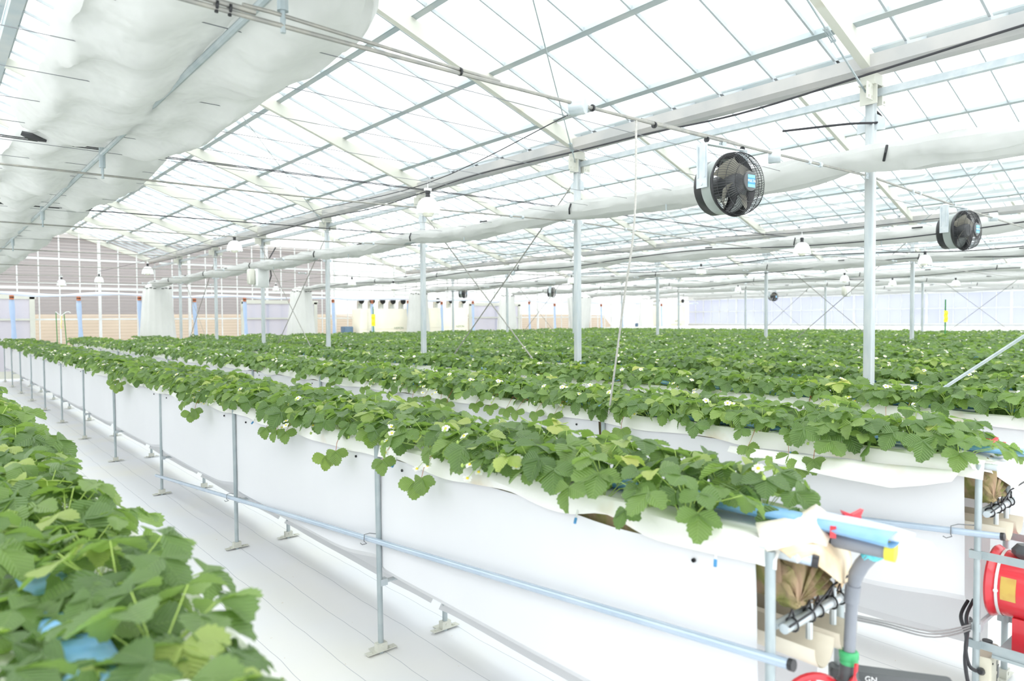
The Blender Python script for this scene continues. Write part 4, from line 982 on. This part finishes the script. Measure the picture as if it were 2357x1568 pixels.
def add_leaf(nb, L, tip, az, tilt, size, tint, rs, roll=0.):
    # az heading of leaf outward, tilt>0 : leaf plane falls outward
    Rb = rotm((0, 0, 1), az-PI/2) @ rotm((1, 0, 0), -tilt) @ rotm((0, 1, 0), roll)
    for da, sc in ((0, 1.0), (1.35, .92), (-1.35, .92)):
        Rm = Rb @ rotm((0, 0, 1), da+rs.uniform(-.12, .12)) @ rotm((1, 0, 0), rs.uniform(-.35, .12))
        add_leaflet(nb, L, tip+Rb @ np.array([0, .003, .0]), Rm, size*sc*rs.uniform(.9, 1.1), rs.uniform(.92, 1.1), rs.uniform(.1, .55), rs.uniform(.05, .35), np.clip(tint+rs.uniform(-.05, .05), 0, 1))
def gen_plant(seed, L, nl, near):
    rs = np.random.default_rng(seed); nb = NB()
    for i in range(nl):
        az = i*2.4+rs.uniform(-.4, .4); q = (i+.5)/nl
        r = .025+.135*q**.7*rs.uniform(.75, 1.2); h = .125-.085*q**1.6+rs.uniform(-.025, .025)
        tip = np.array([math.cos(az)*r, math.sin(az)*r, h])
        tint = rs.choice([.18, .26, .34, .44, .6, .82], p=[.24, .28, .24, .13, .08, .03])
        add_leaf(nb, L, tip, az, (.1+.85*q)*rs.uniform(.5, 1.25), rs.uniform(.058, .086), tint, rs, rs.uniform(-.4, .4))
        if near:
            V, F = tube_np([(0, 0, -.01), tuple(tip*np.array([.35, .35, .6])), tuple(tip)], .0016, 4)
            nb.add(V, np.full((len(V), 2), .3), np.full(len(V), .5), F, np.ones(len(F)))
    return nb
leafmats = [M['leaf'], M['stalk'], M['petal'], M['pistil'], M['runner']]
NV = 10
near_me = [np_mesh('foliage', *gen_plant(100+i, LN, 11+i % 4, True).cat(), leafmats[:2]) for i in range(NV)]

def flower_mesh(seed, kind=0):
    rs = random.Random(seed); b = MB(); hgt = rs.uniform(.09, .14); dx = rs.uniform(-.06, -.02); dy = rs.uniform(-.04, .04)
    if kind == 1: hgt = rs.uniform(.02, .05); dx = rs.uniform(-.13, -.09)
    top = Vector((dx, dy, hgt)); pts = [Vector((0, 0, 0)), Vector((dx*.3, dy*.3, hgt*.7+.02)), top]
    b.tube(pts, .0013, 4, 0)
    heads = [(top, .0165)]
    for q in range(rs.randint(1, 3)):
        p = top+Vector((rs.uniform(-.04, .02), rs.uniform(-.04, .04), rs.uniform(-.05, .005))); b.tube([pts[1], (pts[1]+p)/2+Vector((0, 0, .012)), p], .0011, 4, 0); heads.append((p, .016 if rs.random() < .45 else 0))
    for p, r in heads:
        nrm = Vector((rs.uniform(-.8, -.1), rs.uniform(-.6, .1), 1)).normalized(); a = nrm.orthogonal().normalized(); c = nrm.cross(a)
        if r == 0:   # green bud / young fruit
            b.lathe([(0, -.006), (.005, -.003), (.006, .002), (.003, .008), (0, .010)], 6, p, None, 0); continue
        for k in range(5):
            an = 2*PI*k/5; d = a*math.cos(an)+c*math.sin(an); e = -a*math.sin(an)+c*math.cos(an)
            vs = [p, p+d*r*.45+e*r*.42+nrm*.001, p+d*r*1.0+e*r*.42+nrm*.003, p+d*r*1.12, p+d*r*1.0-e*r*.42+nrm*.003, p+d*r*.45-e*r*.42+nrm*.001]
            b.add(vs, [(0, 1, 2, 3), (0, 3, 4, 5)], 1)
        T3 = Matrix((a, c, nrm)).transposed(); b.lathe([(.0055, .0), (.006, .002), (.004, .005), (0, .006)], 8, p, T3, 2)
    return b.mesh('flower_truss', [M['stalk'], M['petal'], M['pistil']])
fl_me = [flower_mesh(i, i % 2) for i in range(8)]
def runner_mesh(seed):
    rs = np.random.default_rng(seed); nb = NB(); 
    ex = -rs.uniform(.09, .13); dz_ = -rs.uniform(.0, .09); dy = rs.uniform(-.06, .06)
    V, F = tube_np([(0, 0, .02), (ex*.5, dy*.3, .045), (ex*.9, dy*.7, dz_*.3), (ex, dy, dz_)], .0014, 4); nb.add(V, np.full((len(V), 2), .3), np.full(len(V), .5), F, np.full(len(F), 1))
    tip = np.array([ex, dy, dz_])
    for k in range(rs.integers(1, 3)):
        add_leaf(nb, LN, tip+np.array([0, .07*k, -.03*k]), PI+rs.uniform(-.5, 1.1), rs.uniform(.7, 1.25), rs.uniform(.060, .076), rs.choice([.5, .62, .75]), rs, rs.uniform(-.4, .4))
    return np_mesh('runner', *nb.cat(), [M['leaf'], M['runner']])
run_me = [runner_mesh(300+i) for i in range(6)]
def berry_mesh():
    b = MB(); b.lathe([(0, .002), (.008, .001), (.0125, -.006), (.011, -.016), (.005, -.025), (0, -.028)], 12); b.tube([(0, 0, 0), (.01, .005, .02), (.05, .01, .05)], .0012, 4, 1)
    for k in range(6):
        a = k*PI/3; b.add([(0, 0, .003), (.005*math.cos(a-.4), .005*math.sin(a-.4), .003), (.012*math.cos(a), .012*math.sin(a), -.001), (.005*math.cos(a+.4), .005*math.sin(a+.4), .003)], [(0, 1, 2, 3)], 1)
    return b.mesh('berry', [M['berry'], M['stalk']])
be_me = berry_mesh()

def project(x, y, z):
    q = Vector((x, y, z-CAM_H)); d = q.dot(dv)
    if d < .05: return None
    return 1178.5+FPX*q.dot(rv)/d, 784-FPX*q.dot(uv_)/d, d
plants = []
R2 = random.Random(5)
for k in range(16):
    gap = .165
    y = BY0+.10 if k else .30
    i = 0
    while y < BY1-.02:
        for s, lx in ((-1, .035), (1, .295)):
            if k == 1 and y < 1.16 and s < 0 and y < 1.0: continue
            px, py = bx(k)+(lx if k else (-.03 if s < 0 else .19))+R2.uniform(-.015, .015), y+(.085 if s > 0 else 0)+R2.uniform(-.02, .02)
            if k == 1 and py > BY0+.03 or k != 1:
                pz = .955+R2.uniform(-.012, .01); sc = R2.uniform(.85, 1.15)*(.98 if k == 0 else 1)
                if k == 0: pz -= .02
                q = project(px, py, pz+.08)
                if q and -350 < q[0] < 2750 and q[1] < 1950: plants.append((q[2], k, s, px, py, pz, sc, R2.random(), -40 < q[0] < 2400 and q[1] < 1640))
        y += gap; i += 1
vis = sorted([p for p in plants if p[8]]); near = vis[:300]; ids = {id(p) for p in near}
SEG = ['first panel from the near end', 'second panel from the near end', 'third panel from the near end', 'fourth panel from the near end', 'fifth panel from the near end', 'sixth panel from the near end', 'seventh panel from the near end']
BSH = {0: 'bottom-left bed', 1: 'front bed', 2: 'second bed', 3: 'third bed', 4: 'fourth bed', 5: 'fifth bed'}
for n, (d, k, s, px, py, pz, sc, rnd, _) in enumerate(near):
    seg = max(0, min(6, int((py-BY0)/SP))); fl = (n*7) % 10 < (6 if s < 0 else 2) and not (k == 0 and py < 1.7)
    t = thing('strawberry_plant', '%s strawberry plant, %s side of the %s, %s' % ('flowering' if fl else 'leafy', 'left' if s < 0 else 'right', BSH.get(k, 'far bed'), SEG[seg]), 'strawberry plant', (px, py, pz), 0, 'strawberry plants')
    link('foliage', near_me[n % NV], t, (0, 0, 0), rnd*6.28, sc)
    if fl:
        link('flower_truss', fl_me[(n*3) % 8], t, (-.02, 0, .0), R2.uniform(-.6, .5))
        if s < 0 and n % 3 == 0: link('flower_truss', fl_me[(n*5+1) % 8], t, (-.03, .03, .0), R2.uniform(-.8, .6))
    if s < 0 and k in (1, 2, 3) and n % 3 == 0: link('runner', run_me[n % 6], t, (-.02, 0, 0), R2.uniform(-.4, .4))
    if k == 1 and s < 0 and (abs(py-4.7) < .09): link('berry', be_me, t, (-.10, -.02, .0), 0, 1.15)
    if k == 0 and s > 0 and abs(py-3.4) < .09: link('berry', be_me, t, (.11, 0, .05), 0, 1)

# everything farther away, beyond counting
far_t = {}
for lod, L, nl in ((0, LMID, 10), (1, LF, 9)):
    far_t[lod] = [gen_plant(500+i+lod*50, L, nl, False).cat() for i in range(6)]
def far_flower():
    nb = NB(); r = .019
    for (x, y, z) in ((0, 0, 0),):
        P = [(x+r*math.cos(a*PI/3), y+r*math.sin(a*PI/3), z+.002*(a % 2)) for a in range(6)]
        V = np.array(P); nb.add(V, np.full((6, 2), .5), np.full(6, .5), np.array([[0, 1, 2, 3], [0, 3, 4, 5]]), np.array([2, 2]))
        V = np.array([(x-.006, y-.006, z+.004), (x+.006, y-.006, z+.004), (x+.006, y+.006, z+.004), (x-.006, y+.006, z+.004)]); nb.add(V, np.full((4, 2), .5), np.full(4, .5), np.array([[0, 1, 2, 3]]), np.array([3]))
    return nb.cat()
FFL = far_flower()
nb = NB(); rs = np.random.default_rng(77)
for p in plants:
    if id(p) in ids: continue
    d, k, s, px, py, pz, sc, rnd, _ = p
    V, UV, T, F, Mi = far_t[0 if d < 9 else 1][int(rnd*5.99)]
    a = rnd*40; c, sn = math.cos(a), math.sin(a); Rm = np.array([[c, -sn, 0], [sn, c, 0], [0, 0, 1]])
    if d > 12: sc *= 1.08
    nb.add(V @ Rm.T*sc+np.array([px, py, pz]), UV, np.clip(T+rs.uniform(-.08, .08), 0, 1), F, Mi)
    for q in range(rs.integers(0, 4) if s < 0 else rs.integers(0, 2)):
        V, UV, T, F, Mi = FFL; Rf = rotm((rs.uniform(-1, 1), rs.uniform(-1, 1), .2), rs.uniform(.2, .9))
        nb.add(V @ Rf.T+np.array([px+(rs.uniform(-.18, -.02) if s < 0 else rs.uniform(-.05, .1)), py+rs.uniform(-.08, .08), pz+rs.uniform(.05, .15)]), UV, T, F, Mi)
o = bpy.data.objects.new('distant_strawberry_plants', np_mesh('distant_strawberry_plants', *nb.cat(), leafmats)); COL.objects.link(o)
tag(o, 'dense green mass of strawberry plants covering all the farther beds', 'strawberry plants', None, 'stuff')
